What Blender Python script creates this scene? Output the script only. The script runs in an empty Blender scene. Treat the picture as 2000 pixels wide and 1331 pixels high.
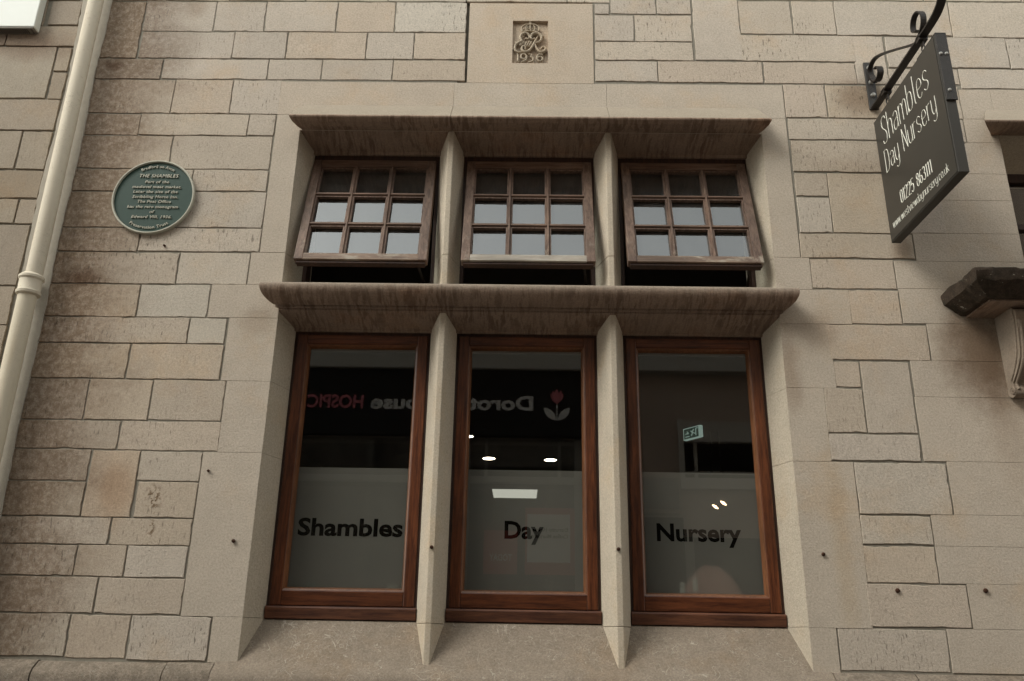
import bpy, bmesh, math, random
from mathutils import Vector, Matrix
random.seed(7)
SC = bpy.context.scene
COL = SC.collection

# ------------------------------------------------------------------ camera model (solved from the photograph)
F = 1640.0
CR = Vector((0.999816694527083, 0.00961683872028787, 0.016555777177933058))
CU = Vector((-0.012394128639377826, -0.33398706989053173, 0.9424961658920461))
CF = Vector((-0.014593249131291891, 0.9425285956187032, 0.33380665589653397))
CP = Vector((0, -3.5, 1.5))
def _ray(x, y): return CR*((x-1000)/F) - CU*((y-665.5)/F) + CF
def atY(x, y, Y=0.0):
    d = _ray(x, y); t = (Y-CP.y)/d.y; return CP + d*t
def atX(x, y, X):
    d = _ray(x, y); t = (X-CP.x)/d.x; return CP + d*t
def atZ(x, y, Z):
    d = _ray(x, y); t = (Z-CP.z)/d.z; return CP + d*t

# ------------------------------------------------------------------ object helpers
def tag(o, label=None, cat=None, group=None, kind=None):
    if label: o['label'] = label
    if cat: o['category'] = cat
    if group: o['group'] = group
    if kind: o['kind'] = kind
    return o
def empty(name, loc=(0, 0, 0)):
    o = bpy.data.objects.new(name, None); COL.objects.link(o); o.location = loc
    o.empty_display_size = 0.1
    return o

class MB:
    def __init__(s): s.v = []; s.f = []; s.t = []; s.tint = (1, 1, 1)
    def add(s, vs, fs):
        b = len(s.v); s.v += [tuple(p) for p in vs]
        for f in fs: s.f.append([b+i for i in f]); s.t.append(s.tint)
    def box(s, x0, x1, y0, y1, z0, z1):
        s.add([(x0,y0,z0),(x1,y0,z0),(x1,y1,z0),(x0,y1,z0),(x0,y0,z1),(x1,y0,z1),(x1,y1,z1),(x0,y1,z1)],
              [(0,3,2,1),(4,5,6,7),(0,1,5,4),(1,2,6,5),(2,3,7,6),(3,0,4,7)])
    def hexa(s, p):   # 8 corners, same order as box
        s.add(p, [(0,3,2,1),(4,5,6,7),(0,1,5,4),(1,2,6,5),(2,3,7,6),(3,0,4,7)])
    def quad(s, a, b, c, d): s.add([a, b, c, d], [(0, 1, 2, 3)])
    def loft(s, rings, closed=True, caps=True):
        n = len(rings[0]); vs = [p for r in rings for p in r]; fs = []
        for k in range(len(rings)-1):
            for i in range(n if closed else n-1):
                j = (i+1) % n
                fs.append((k*n+i, k*n+j, (k+1)*n+j, (k+1)*n+i))
        if caps and closed:
            fs.append(tuple(range(n))[::-1]); fs.append(tuple((len(rings)-1)*n+i for i in range(n)))
        s.add(vs, fs)
    def extrude_x(s, prof, x0, x1, end0=None, end1=None):
        # prof: list of (y,z); end0/end1: functions (y,z)->x for mitred ends
        e0 = end0 or (lambda y, z: x0); e1 = end1 or (lambda y, z: x1)
        s.loft([[(e0(y, z), y, z) for y, z in prof], [(e1(y, z), y, z) for y, z in prof]])
    def extrude_z(s, prof, z0, z1):
        s.loft([[(x, y, z0) for x, y in prof], [(x, y, z1) for x, y in prof]])
    def tube(s, pts, r, n=8, closed=False, flat=1.0):
        pts = [Vector(p) for p in pts]; rings = []
        N = len(pts)
        for i, p in enumerate(pts):
            a = pts[i-1] if (i > 0 or closed) else pts[i]; b = pts[(i+1) % N] if (i < N-1 or closed) else pts[i]
            d = (b-a).normalized()
            up = Vector((0, 1, 0)) if abs(d.y) < 0.9 else Vector((1, 0, 0))
            u = d.cross(up).normalized(); w = u.cross(d).normalized()
            rr = r(i/(N-1)) if callable(r) else r
            rings.append([p + u*(math.cos(2*math.pi*k/n)*rr) + w*(math.sin(2*math.pi*k/n)*rr*flat) for k in range(n)])
        if closed: rings.append(rings[0]); s.loft(rings, caps=False)
        else: s.loft(rings)
    def strip(s, pts, wdir, w, th):
        # flat bar following pts, wide along wdir, thickness th across
        pts = [Vector(p) for p in pts]; wd = Vector(wdir).normalized(); rings = []
        for i, p in enumerate(pts):
            a = pts[max(i-1, 0)]; b = pts[min(i+1, len(pts)-1)]
            n = (b-a).normalized().cross(wd).normalized()
            rings.append([p+wd*w/2+n*th/2, p-wd*w/2+n*th/2, p-wd*w/2-n*th/2, p+wd*w/2-n*th/2])
        s.loft(rings)
    def lathe(s, prof, c, axis='y', n=32):
        # prof: (r, h) pairs; closed at both ends by r=0 if given
        rings = []
        for r, h in prof:
            ring = []
            for k in range(n):
                a = 2*math.pi*k/n; ca, sa = math.cos(a)*r, math.sin(a)*r
                if axis == 'y': ring.append((c[0]+ca, c[1]+h, c[2]+sa))
                elif axis == 'z': ring.append((c[0]+ca, c[1]+sa, c[2]+h))
                else: ring.append((c[0]+h, c[1]+ca, c[2]+sa))
            rings.append(ring)
        s.loft(rings)
    def build(s, name, mat, parent=None, smooth=False, bevel=0.0, seg=2, attr=False, keep=False):
        me = bpy.data.meshes.new(name); me.from_pydata(s.v, [], s.f)
        if attr:
            ca = me.color_attributes.new('tint', 'FLOAT_COLOR', 'CORNER')
            k = 0
            for p in me.polygons:
                t = s.t[p.index]
                for _ in p.loop_indices:
                    ca.data[k].color = (t[0], t[1], t[2], 1); k += 1
        bm = bmesh.new(); bm.from_mesh(me); (None if keep else bmesh.ops.recalc_face_normals(bm, faces=bm.faces))
        bm.to_mesh(me); bm.free()
        if mat: me.materials.append(mat)
        o = bpy.data.objects.new(name, me); COL.objects.link(o)
        if parent: o.parent = parent; o.location = -Vector(parent.matrix_world.translation) if False else (0, 0, 0)
        if smooth:
            for p in me.polygons: p.use_smooth = True
            try: me.set_sharp_from_angle(angle=math.radians(35))
            except Exception: pass
        if bevel:
            m = o.modifiers.new('bevel', 'BEVEL'); m.width = bevel; m.segments = seg; m.limit_method = 'ANGLE'
            m.angle_limit = math.radians(40); m.harden_normals = False
        return o

def text_mb(body, size=1.0, extrude=0.0, bold=0.0, align='LEFT', space=1.0):
    """built-in font -> raw mesh data in the XY plane"""
    cu = bpy.data.curves.new('txt', 'FONT'); cu.body = body; cu.size = size; cu.extrude = extrude
    cu.offset = bold; cu.align_x = align; cu.space_character = space; cu.resolution_u = 3
    o = bpy.data.objects.new('txt', cu); COL.objects.link(o)
    bpy.context.view_layer.update()
    me = bpy.data.meshes.new_from_object(o.evaluated_get(bpy.context.evaluated_depsgraph_get()))
    vs = [v.co.copy() for v in me.vertices]; fs = [list(p.vertices) for p in me.polygons]
    bpy.data.objects.remove(o); bpy.data.curves.remove(cu); bpy.data.meshes.remove(me)
    return vs, fs
def fit_text(mb, body, x0, x1, z0, cap, y, ext=0.002, bold=0.0, shear=0.0, space=1.0, flip=False, fn=None):
    """text facing -Y: left edge x0, right edge x1, baseline z0, cap height cap"""
    vs, fs = text_mb(body, 1.0, 0.5, bold, 'LEFT', space)
    ref, _ = text_mb('H', 1.0, 0.0, bold)
    ch = max(v.y for v in ref)
    a = min(v.x for v in vs); b = max(v.x for v in vs)
    out = []
    for v in vs:
        u = (v.x-a)/(b-a); h = v.y/ch*cap
        X = x0 + u*(x1-x0) + h*shear
        p = (X, y - v.z*2*ext if not flip else y + v.z*2*ext, z0+h)
        out.append(fn(p) if fn else p)
    mb.add(out, fs)

# ------------------------------------------------------------------ material helpers
def newmat(name):
    m = bpy.data.materials.new(name); m.use_nodes = True
    nt = m.node_tree; nt.nodes.clear()
    out = nt.nodes.new('ShaderNodeOutputMaterial')
    return m, nt, out
class N:
    def __init__(s, nt): s.nt = nt
    def n(s, typ, **k):
        x = s.nt.nodes.new(typ)
        for a, b in k.items():
            if hasattr(x, a): setattr(x, a, b)
        return x
    def lk(s, a, b): s.nt.links.new(a, b)
    def coord(s, scale=(1, 1, 1), rot=(0, 0, 0), loc=(0, 0, 0)):
        t = s.n('ShaderNodeTexCoord'); m = s.n('ShaderNodeMapping')
        m.inputs['Scale'].default_value = scale; m.inputs['Rotation'].default_value = rot; m.inputs['Location'].default_value = loc
        s.lk(t.outputs['Object'], m.inputs['Vector']); return m.outputs['Vector']
    def noise(s, vec, scale, detail=4, rough=0.55, dist=0.0):
        x = s.n('ShaderNodeTexNoise'); x.inputs['Scale'].default_value = scale; x.inputs['Detail'].default_value = detail
        x.inputs['Roughness'].default_value = rough; x.inputs['Distortion'].default_value = dist
        s.lk(vec, x.inputs['Vector']); return x.outputs['Fac']
    def ramp(s, fac, a, b, va=0.0, vb=1.0):
        x = s.n('ShaderNodeMapRange'); x.interpolation_type = 'SMOOTHSTEP'
        x.inputs['From Min'].default_value = a; x.inputs['From Max'].default_value = b
        x.inputs['To Min'].default_value = va; x.inputs['To Max'].default_value = vb
        s.lk(fac, x.inputs['Value']); return x.outputs['Result']
    def math(s, op, a, b=None):
        x = s.n('ShaderNodeMath'); x.operation = op
        for i, q in enumerate((a, b)):
            if q is None: continue
            if isinstance(q, (int, float)): x.inputs[i].default_value = q
            else: s.lk(q, x.inputs[i])
        return x.outputs[0]
    def mix(s, fac, a, b, mode='MIX'):
        x = s.n('ShaderNodeMix'); x.data_type = 'RGBA'; x.blend_type = mode
        for sock, q in ((x.inputs[0], fac), (x.inputs[6], a), (x.inputs[7], b)):
            if isinstance(q, (int, float)): sock.default_value = q
            elif isinstance(q, (tuple, list)): sock.default_value = (q[0], q[1], q[2], 1)
            else: s.lk(q, sock)
        return x.outputs[2]
    def bump(s, h, strength=0.3, dist=0.01, prev=None):
        x = s.n('ShaderNodeBump'); x.inputs['Strength'].default_value = strength; x.inputs['Distance'].default_value = dist
        s.lk(h, x.inputs['Height'])
        if prev is not None: s.lk(prev, x.inputs['Normal'])
        return x.outputs['Normal']
    def pbsdf(s, out, col, rough=0.8, spec=0.3, normal=None, metal=0.0, coat=0.0):
        x = s.n('ShaderNodeBsdfPrincipled')
        if isinstance(col, (tuple, list)): x.inputs['Base Color'].default_value = (*col, 1)
        else: s.lk(col, x.inputs['Base Color'])
        if isinstance(rough, (int, float)): x.inputs['Roughness'].default_value = rough
        else: s.lk(rough, x.inputs['Roughness'])
        x.inputs['Specular IOR Level'].default_value = spec; x.inputs['Metallic'].default_value = metal
        x.inputs['Coat Weight'].default_value = coat
        if normal is not None: s.lk(normal, x.inputs['Normal'])
        s.lk(x.outputs[0], out.inputs['Surface']); return x

def sep_x(g):
    t = g.n('ShaderNodeTexCoord'); sx = g.n('ShaderNodeSeparateXYZ'); g.lk(t.outputs['Object'], sx.inputs[0]); return sx.outputs

def stone_mat(name, base, warm=(1.03, 0.90, 0.75), tint=False, tool=0.5, pits=0.5, stain_shade=(), soot=False, streak=0.0, lichen=0.0, grain=1.0, washed=None, scratch=0.0):
    m, nt, out = newmat(name); g = N(nt)
    v = g.coord()
    big = g.noise(v, 1.7, 5, 0.6)
    mid = g.noise(v, 9, 4, 0.6)
    fine = g.noise(v, 120, 3, 0.7)
    vf = g.noise(v, 330, 2, 0.8)
    col = base
    if tint:
        a = g.n('ShaderNodeAttribute'); a.attribute_name = 'tint'; a.attribute_type = 'GEOMETRY'
        col = g.mix(1.0, base, a.outputs['Color'], 'MULTIPLY')
        wn = g.n('ShaderNodeTexWhiteNoise'); wn.noise_dimensions = '3D'; g.lk(a.outputs['Color'], wn.inputs['Vector']); rr = wn.outputs['Value']
    # warm iron-stained clouds and pale bleached clouds
    w = g.ramp(g.noise(g.coord(loc=(5, 1, 9)), 3.3, 5, 0.65), 0.50, 0.78)
    col = g.mix(g.math('MULTIPLY', w, 0.6), col, g.mix(1.0, col, warm, 'MULTIPLY'))
    pl = g.ramp(g.noise(g.coord(loc=(2, 7, 3)), 2.6, 5, 0.6), 0.55, 0.8)
    col = g.mix(g.math('MULTIPLY', pl, 0.35), col, g.mix(1.0, col, (1.12, 1.15, 1.2), 'MULTIPLY'))
    # general value variation
    val = g.math('ADD', g.math('MULTIPLY', big, 0.22), g.math('MULTIPLY', mid, 0.20))
    val = g.math('ADD', val, g.math('MULTIPLY', fine, 0.80*grain))
    val = g.math('ADD', val, g.math('MULTIPLY', vf, 0.55*grain))
    val = g.math('ADD', val, 1.0-0.5*(0.42+1.35*grain))
    col = g.mix(1.0, col, val, 'MULTIPLY')
    # droved tooling: fine near-vertical scratches, in patches
    tl = g.noise(g.coord((1, 1, 0.22), (0, math.radians(4), 0)), 115, 2, 0.6)
    tmask = g.ramp(g.noise(g.coord(loc=(1, 4, 1)), 3.1, 3), 0.38, 0.58)
    tdark = g.math('MULTIPLY', g.math('MULTIPLY', g.ramp(tl, 0.58, 0.70), tmask), tool*0.55)
    if tint: tdark = g.math('MULTIPLY', tdark, g.ramp(rr, 0.25, 0.9, 0.25, 1.7))
    col = g.mix(tdark, col, (0.055, 0.042, 0.032))
    # small weather pits
    p1 = g.noise(g.coord((1, 1, 1.5), loc=(3, 3, 3)), 75, 3, 0.7)
    pm = g.ramp(g.noise(g.coord(loc=(8, 2, 6)), 5.5, 3), 0.46, 0.66)
    pit = g.math('MULTIPLY', g.math('MULTIPLY', g.ramp(p1, 0.64, 0.72), pm), pits*0.75)
    if tint: pit = g.math('MULTIPLY', pit, g.ramp(rr, 0.1, 0.8, 1.5, 0.35))
    col = g.mix(pit, col, (0.06, 0.043, 0.03))
    pos = sep_x(g)
    if soot:
        # soft rain-splash dirt beside the down pipe (x from -1.7 to -2.1), its edge wandering from course to course
        wob = g.math('MULTIPLY', g.math('SUBTRACT', g.noise(g.coord((1, 1, 2.2)), 2.0, 4), 0.5), 0.55)
        xx = g.math('ADD', pos[0], wob)
        sm = g.ramp(xx, -2.02, -1.62, 1.0, 0.0)
        gr = g.ramp(g.noise(v, 38, 5, 0.7), 0.30, 0.62, 0.42, 1.0)
        col = g.mix(g.math('MULTIPLY', g.math('MULTIPLY', sm, gr), 0.95), col, g.mix(1.0, col, (0.43, 0.36, 0.31), 'MULTIPLY'))
    for (sx, sz, rx, rz, s_, c_) in stain_shade:
        dx = g.math('DIVIDE', g.math('SUBTRACT', pos[0], sx), rx); dz = g.math('DIVIDE', g.math('SUBTRACT', pos[2], sz), rz)
        d = g.math('SQRT', g.math('ADD', g.math('MULTIPLY', dx, dx), g.math('MULTIPLY', dz, dz)))
        d = g.math('ADD', d, g.math('MULTIPLY', g.math('SUBTRACT', g.noise(v, 7, 5, 0.7), 0.5), 1.1))
        f = g.math('MULTIPLY', g.ramp(d, 0.15, 1.05, 1.0, 0.0), s_)
        if s_ == 1.0: f = g.math('MULTIPLY', f, g.ramp(g.noise(v, 55, 3, 0.6), 0.50, 0.58))
        col = g.mix(f, col, g.mix(1.0, col, c_, 'MULTIPLY'))
    if scratch:
        rid = None
        for k_, (sc_, lo_) in enumerate(((9, (1, 2, 3)), (14, (6, 2, 8)), (21, (3, 9, 1)))):
            nn_ = g.noise(g.coord(loc=lo_), sc_, 2, 0.5, 1.6)
            r_ = g.ramp(g.math('ABSOLUTE', g.math('SUBTRACT', nn_, 0.5)), 0.0, 0.010, 1.0, 0.0)
            r_ = g.math('MULTIPLY', r_, g.ramp(g.noise(g.coord(loc=(k_*3, 1, 4)), 7, 3), 0.48, 0.62))
            rid = r_ if rid is None else g.math('MAXIMUM', rid, r_)
        sp_ = g.ramp(g.noise(v, 90, 3, 0.8), 0.66, 0.74)
        col = g.mix(g.math('MULTIPLY', g.math('MAXIMUM', rid, sp_), scratch), col, (0.62, 0.57, 0.48))
    if streak:
        sv = g.noise(g.coord((1, 0.16, 0.16), (0, 0, 0)), 48, 3, 0.55, 0.5)
        sv2 = g.noise(g.coord((1, 0.12, 0.12), loc=(3, 0, 0)), 75, 2, 0.55, 0.3)
        f = g.math('MAXIMUM', g.ramp(sv, 0.47, 0.60), g.math('MULTIPLY', g.ramp(sv2, 0.54, 0.64), 0.7))
        f = g.math('MULTIPLY', f, g.ramp(g.noise(v, 5, 3), 0.35, 0.6, 0.35, 1.0))
        col = g.mix(g.math('MULTIPLY', f, streak), col, g.mix(1.0, col, (0.42, 0.36, 0.33), 'MULTIPLY'))
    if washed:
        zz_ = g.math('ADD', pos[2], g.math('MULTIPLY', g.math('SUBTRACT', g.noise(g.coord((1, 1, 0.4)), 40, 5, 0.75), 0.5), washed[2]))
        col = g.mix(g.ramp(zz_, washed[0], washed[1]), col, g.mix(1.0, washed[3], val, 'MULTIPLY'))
    if lichen:
        lf = g.ramp(g.noise(v, 33, 5, 0.75), 0.62, 0.68)
        col = g.mix(g.math('MULTIPLY', lf, lichen), col, (0.42, 0.40, 0.34))
        dk = g.ramp(g.noise(g.coord(loc=(1, 8, 2)), 24, 5, 0.75), 0.45, 0.6)
        col = g.mix(g.math('MULTIPLY', dk, lichen), col, (0.035, 0.028, 0.02))
    h = g.math('ADD', g.math('MULTIPLY', fine, 0.6), g.math('MULTIPLY', vf, 0.5))
    h = g.math('ADD', h, g.math('MULTIPLY', g.math('MULTIPLY', tl, tmask), -0.5*tool))
    h = g.math('SUBTRACT', h, g.math('MULTIPLY', pit, 1.2))
    nrm = g.bump(g.noise(v, 26, 4, 0.6), 0.35, 0.006, g.bump(h, 0.6, 0.005))
    g.pbsdf(out, col, 0.92, 0.15, nrm)
    return m

def plain(name, col, rough=0.6, spec=0.3, var=0.12, scale=30, bump=0.0, metal=0.0, coat=0.0, scratch=None, crack=0.0):
    m, nt, out = newmat(name); g = N(nt); v = g.coord()
    n1 = g.noise(v, scale, 4, 0.65); n2 = g.noise(v, scale*7, 3, 0.7)
    val = g.math('ADD', g.math('MULTIPLY', n1, 2*var), g.math('ADD', g.math('MULTIPLY', n2, var), 1-1.5*var))
    c = g.mix(1.0, col, val, 'MULTIPLY')
    if scratch: c = g.mix(g.ramp(g.noise(v, scale*2.3, 5, 0.75), 0.60, 0.68, 0, scratch[1]), c, scratch[0])
    if crack:
        r_ = g.ramp(g.math('ABSOLUTE', g.math('SUBTRACT', g.noise(g.coord((1, 1, 1.6)), 26, 4, 0.6, 1.2), 0.5)), 0.0, 0.012, 1.0, 0.0)
        r_ = g.math('MULTIPLY', r_, g.ramp(g.noise(g.coord(loc=(2, 2, 2)), 6, 3), 0.45, 0.62))
        c = g.mix(g.math('MULTIPLY', r_, crack), c, (0.16, 0.11, 0.07))
        st_ = g.ramp(g.noise(g.coord((6, 6, 0.5)), 5, 4, 0.6), 0.5, 0.75, 0, 0.35)
        c = g.mix(st_, c, g.mix(1.0, c, (0.74, 0.66, 0.55), 'MULTIPLY'))
    nm = g.bump(n2, bump, 0.002) if bump else None
    g.pbsdf(out, c, rough, spec, nm, metal, coat)
    return m

def wood_mat(name, c1, c2, along='z', rough=0.45, worn=0.0, coat=0.0):
    m, nt, out = newmat(name); g = N(nt)
    sc = {'z': (14, 14, 0.9), 'x': (0.9, 14, 14)}[along]
    gr = g.noise(g.coord(sc), 6, 5, 0.65, 0.6)
    fn = g.noise(g.coord(tuple(a*2.6 for a in sc)), 14, 3, 0.7)
    f = g.ramp(g.math('ADD', g.math('MULTIPLY', gr, 0.7), g.math('MULTIPLY', fn, 0.3)), 0.33, 0.66)
    col = g.mix(f, c1, c2)
    big = g.ramp(g.noise(g.coord(), 3, 3), 0.3, 0.7, 0.72, 1.18)
    col = g.mix(1.0, col, big, 'MULTIPLY')
    rg = rough
    if worn:
        w = g.ramp(g.noise(g.coord((1, 1, 1) if along == 'z' else (0.5, 1, 2)), 16, 6, 0.75), 0.50, 0.66)
        # weather-greyed, flaking varnish; stronger toward the foot of the sash (local z)
        low = g.ramp(sep_x(g)[2], 3.08, 3.34, 1.0, 0.15)
        wm = g.math('MULTIPLY', g.math('MULTIPLY', w, low), worn)
        col = g.mix(wm, col, (0.36, 0.31, 0.25))
        rg = g.ramp(w, 0, 1, rough, 0.85)
    nm = g.bump(fn, 0.12, 0.002)
    g.pbsdf(out, col, rg, 0.4, nm, 0, coat)
    return m

def glass_mat(name, f0=0.09, tint=(0.86, 0.9, 0.88), rough=0.0, haze=0.0):
    m, nt, out = newmat(name); g = N(nt)
    ge = g.n('ShaderNodeNewGeometry'); dt = g.n('ShaderNodeVectorMath'); dt.operation = 'DOT_PRODUCT'
    g.lk(ge.outputs['Incoming'], dt.inputs[0]); g.lk(ge.outputs['Normal'], dt.inputs[1])
    cs = g.math('ABSOLUTE', dt.outputs['Value']); sch = g.math('POWER', g.math('SUBTRACT', 1.0, cs), 5.0)
    frv = g.math('ADD', g.math('MULTIPLY', sch, 1.0-f0), f0)
    tr = g.n('ShaderNodeBsdfTransparent'); tr.inputs['Color'].default_value = (*tint, 1)
    gl = g.n('ShaderNodeBsdfGlossy'); gl.inputs['Roughness'].default_value = rough; gl.inputs['Color'].default_value = (1, 1, 1, 1)
    
    mx = g.n('ShaderNodeMixShader'); g.lk(frv, mx.inputs[0]); g.lk(tr.outputs[0], mx.inputs[1]); g.lk(gl.outputs[0], mx.inputs[2])
    last = mx.outputs[0]
    if haze:
        df = g.n('ShaderNodeBsdfDiffuse'); df.inputs['Color'].default_value = (0.5, 0.5, 0.48, 1)
        m2 = g.n('ShaderNodeMixShader')
        d = g.ramp(g.noise(g.coord(), 14, 6, 0.7), 0.35, 0.8, 0.3*haze, haze)
        g.lk(d, m2.inputs[0]); g.lk(last, m2.inputs[1]); g.lk(df.outputs[0], m2.inputs[2]); last = m2.outputs[0]
    g.lk(last, out.inputs['Surface']); return m

def film_mat():
    m, nt, out = newmat('frosted_film'); g = N(nt)
    tr = g.n('ShaderNodeBsdfTransparent'); tr.inputs['Color'].default_value = (0.8, 0.82, 0.8, 1)
    df = g.n('ShaderNodeBsdfDiffuse')
    c = g.mix(g.noise(g.coord(), 6, 4), (0.37, 0.355, 0.32), (0.43, 0.415, 0.375)); g.lk(c, df.inputs['Color'])
    mx = g.n('ShaderNodeMixShader'); mx.inputs[0].default_value = 0.44
    tl = g.n('ShaderNodeBsdfTranslucent'); g.lk(c, tl.inputs['Color']); m2 = g.n('ShaderNodeMixShader'); m2.inputs[0].default_value = 0.28
    g.lk(df.outputs[0], m2.inputs[1]); g.lk(tl.outputs[0], m2.inputs[2])
    g.lk(tr.outputs[0], mx.inputs[1]); g.lk(m2.outputs[0], mx.inputs[2]); g.lk(mx.outputs[0], out.inputs['Surface'])
    return m

def emit_mat(name, col, s):
    m, nt, out = newmat(name); e = nt.nodes.new('ShaderNodeEmission')
    e.inputs[0].default_value = (*col, 1); e.inputs[1].default_value = s
    nt.links.new(e.outputs[0], out.inputs['Surface']); return m

BASE = (0.478, 0.410, 0.338)
stain_shade_spots = [(1.62, 4.02, 0.16, 0.16, 0.75, (0.5, 0.42, 0.36)), (2.00, 2.70, 0.24, 0.34, 0.9, (0.40, 0.32, 0.26)),
                  (1.28, 2.80, 0.14, 0.13, 0.45, (0.6, 0.52, 0.45)), (-1.20, 2.82, 0.10, 0.10, 0.4, (0.62, 0.54, 0.46)),  # shade under both transom ends is put into the stone colour
                  (1.72, 3.20, 0.07, 0.10, 0.6, (0.5, 0.42, 0.36)), (1.95, 3.02, 0.25, 0.12, 0.4, (0.6, 0.55, 0.48)),
                  (2.06, 2.45, 0.14, 0.45, 0.35, (0.62, 0.52, 0.44)), (1.55, 3.62, 0.30, 0.10, 0.35, (0.7, 0.62, 0.55)),
                  (-2.55, 4.30, 0.35, 0.12, 0.6, (0.55, 0.42, 0.36))]  # darker patch on the neighbour wall below the white box
moss_stains = [(-1.535, 2.02, 0.05, 0.075, 1.0, (0.33, 0.25, 0.18)), (-1.525, 1.90, 0.022, 0.05, 1.0, (0.35, 0.27, 0.19)), (-1.70, 2.06, 0.10, 0.22, 0.55, (0.85, 0.70, 0.58)),
               (-2.02, 3.02, 0.14, 0.07, 0.9, (0.45, 0.36, 0.3)), (-1.72, 4.55, 0.08, 0.10, 0.5, (0.65, 0.58, 0.5)), (-2.08, 4.18, 0.07, 0.05, 0.9, (0.5, 0.4, 0.34))]
M_ashlar = stone_mat('ashlar_stone', BASE, tint=True, tool=0.8, pits=0.9, soot=True, stain_shade=stain_shade_spots+moss_stains)
M_dressed = stone_mat('dressed_stone', (0.478, 0.408, 0.332), tint=True, tool=0.0, pits=0.5, stain_shade=stain_shade_spots[:8]+[(-1.45, 1.75, 0.10, 0.5, 0.3, (0.85, 0.74, 0.6)), (1.30, 1.9, 0.06, 0.6, 0.4, (0.88, 0.78, 0.62)), (1.16, 2.62, 0.07, 0.25, 0.6, (0.6, 0.52, 0.45))])
M_reveal = stone_mat('reveal_stone', (0.46, 0.395, 0.31), tool=0.0, pits=0.35)
M_mull = stone_mat('mullion_stone', (0.50, 0.43, 0.34), tool=0.0, pits=0.7)
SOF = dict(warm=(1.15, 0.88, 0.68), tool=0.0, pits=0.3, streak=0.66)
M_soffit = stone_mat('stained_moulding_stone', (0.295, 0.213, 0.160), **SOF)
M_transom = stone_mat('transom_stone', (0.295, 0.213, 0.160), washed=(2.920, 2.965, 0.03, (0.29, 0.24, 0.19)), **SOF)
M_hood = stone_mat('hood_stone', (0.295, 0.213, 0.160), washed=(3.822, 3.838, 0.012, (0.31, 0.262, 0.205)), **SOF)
M_sill = stone_mat('sill_stone', (0.26, 0.212, 0.165), tool=0.0, pits=0.9, lichen=0.10, grain=1.3, scratch=0.45)
M_plinth = stone_mat('plinth_stone', (0.235, 0.192, 0.150), tool=0.0, pits=1.0, lichen=0.28, grain=1.7, scratch=0.25)
M_moss = stone_mat('mossy_stone', (0.062, 0.045, 0.033), tool=0.0, pits=0.9, lichen=0.8, grain=1.5)
M_console = stone_mat('console_stone', (0.30, 0.24, 0.185), tool=0.0, pits=0.7, streak=0.3)
M_carve = stone_mat('carved_stone', (0.44, 0.37, 0.285), tool=0.0, pits=0.1)
M_neigh = stone_mat('neighbour_stone', (0.34, 0.283, 0.222), tint=True, tool=0.4, pits=1.0, stain_shade=stain_shade_spots[8:])
M_mortar = plain('mortar', (0.25, 0.228, 0.188), 0.95, 0.1, 0.3, 60, 0.4)
M_render = plain('cement_render', (0.40, 0.36, 0.30), 0.95, 0.1, 0.18, 25, 0.5)
M_cream = plain('cream_gloss_paint', (0.62, 0.55, 0.435), 0.65, 0.25, 0.06, 18, 0.1, scratch=((0.33, 0.2, 0.11), 0.35), crack=0.7)
M_cream2 = plain('cream_pipe_paint', (0.60, 0.53, 0.41), 0.7, 0.2, 0.05, 30, 0.15, crack=0.25)
M_white = plain('white_plastic', (0.72, 0.73, 0.68), 0.5, 0.35, 0.03, 8)
M_louvre = plain('louvre_shadow', (0.10, 0.085, 0.07), 0.7, 0.2, 0.1, 20)
M_iron = plain('black_iron', (0.020, 0.015, 0.012), 0.5, 0.4, 0.3, 60, 0.6, scratch=((0.09, 0.045, 0.028), 0.7))
M_irongreen = plain('worn_iron_plate', (0.030, 0.026, 0.023), 0.5, 0.45, 0.35, 70, 0.8, scratch=((0.12, 0.055, 0.035), 0.6))
M_bolt = plain('zinc_bolt', (0.42, 0.41, 0.38), 0.35, 0.5, 0.15, 80, 0.1, metal=0.6)
M_board = plain('sign_board_face', (0.034, 0.031, 0.026), 0.3, 0.5, 0.08, 9)
M_boardedge = plain('sign_board_edge', (0.042, 0.038, 0.032), 0.45, 0.4, 0.1, 12)
M_letter = plain('sign_lettering', (0.78, 0.76, 0.66), 0.5, 0.3, 0.03, 20)
M_green = plain('green_enamel', (0.019, 0.047, 0.034), 0.55, 0.3, 0.12, 9, 0.1)
M_rim = plain('plaque_rim_paint', (0.44, 0.42, 0.34), 0.5, 0.4, 0.1, 25, 0.2)
M_wood = wood_mat('varnished_wood', (0.045, 0.012, 0.005), (0.155, 0.048, 0.018), 'z', 0.38, coat=0.15)
M_woodx = wood_mat('varnished_wood_rail', (0.045, 0.012, 0.005), (0.150, 0.046, 0.017), 'x', 0.38, coat=0.15)
M_woodlit = wood_mat('varnished_bead_lit', (0.11, 0.042, 0.018), (0.22, 0.09, 0.038), 'z', 0.35, coat=0.2)  # paler than the frame wood: the bead's highlight is put into its colour
M_sillboard = wood_mat('sill_board_wood', (0.05, 0.016, 0.009), (0.15, 0.058, 0.028), 'x', 0.5)
M_sash = wood_mat('weathered_sash_wood', (0.080, 0.047, 0.033), (0.210, 0.135, 0.098), 'z', 0.6, worn=0.85)
M_sashx = wood_mat('weathered_sash_rail', (0.080, 0.043, 0.029), (0.21, 0.13, 0.09), 'x', 0.6, worn=0.85)
M_sashx2 = wood_mat('bleached_sash_rail', (0.12, 0.08, 0.06), (0.26, 0.18, 0.13), 'x', 0.7, worn=1.0)
M_sashx3 = wood_mat('flaking_bleached_rail', (0.26, 0.22, 0.18), (0.46, 0.42, 0.36), 'x', 0.8, worn=1.0)
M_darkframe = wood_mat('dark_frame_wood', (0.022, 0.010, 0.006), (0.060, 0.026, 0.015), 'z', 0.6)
M_glass = glass_mat('window_glass', 0.075, (0.90, 0.91, 0.89), 0.0, 0.003)
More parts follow.
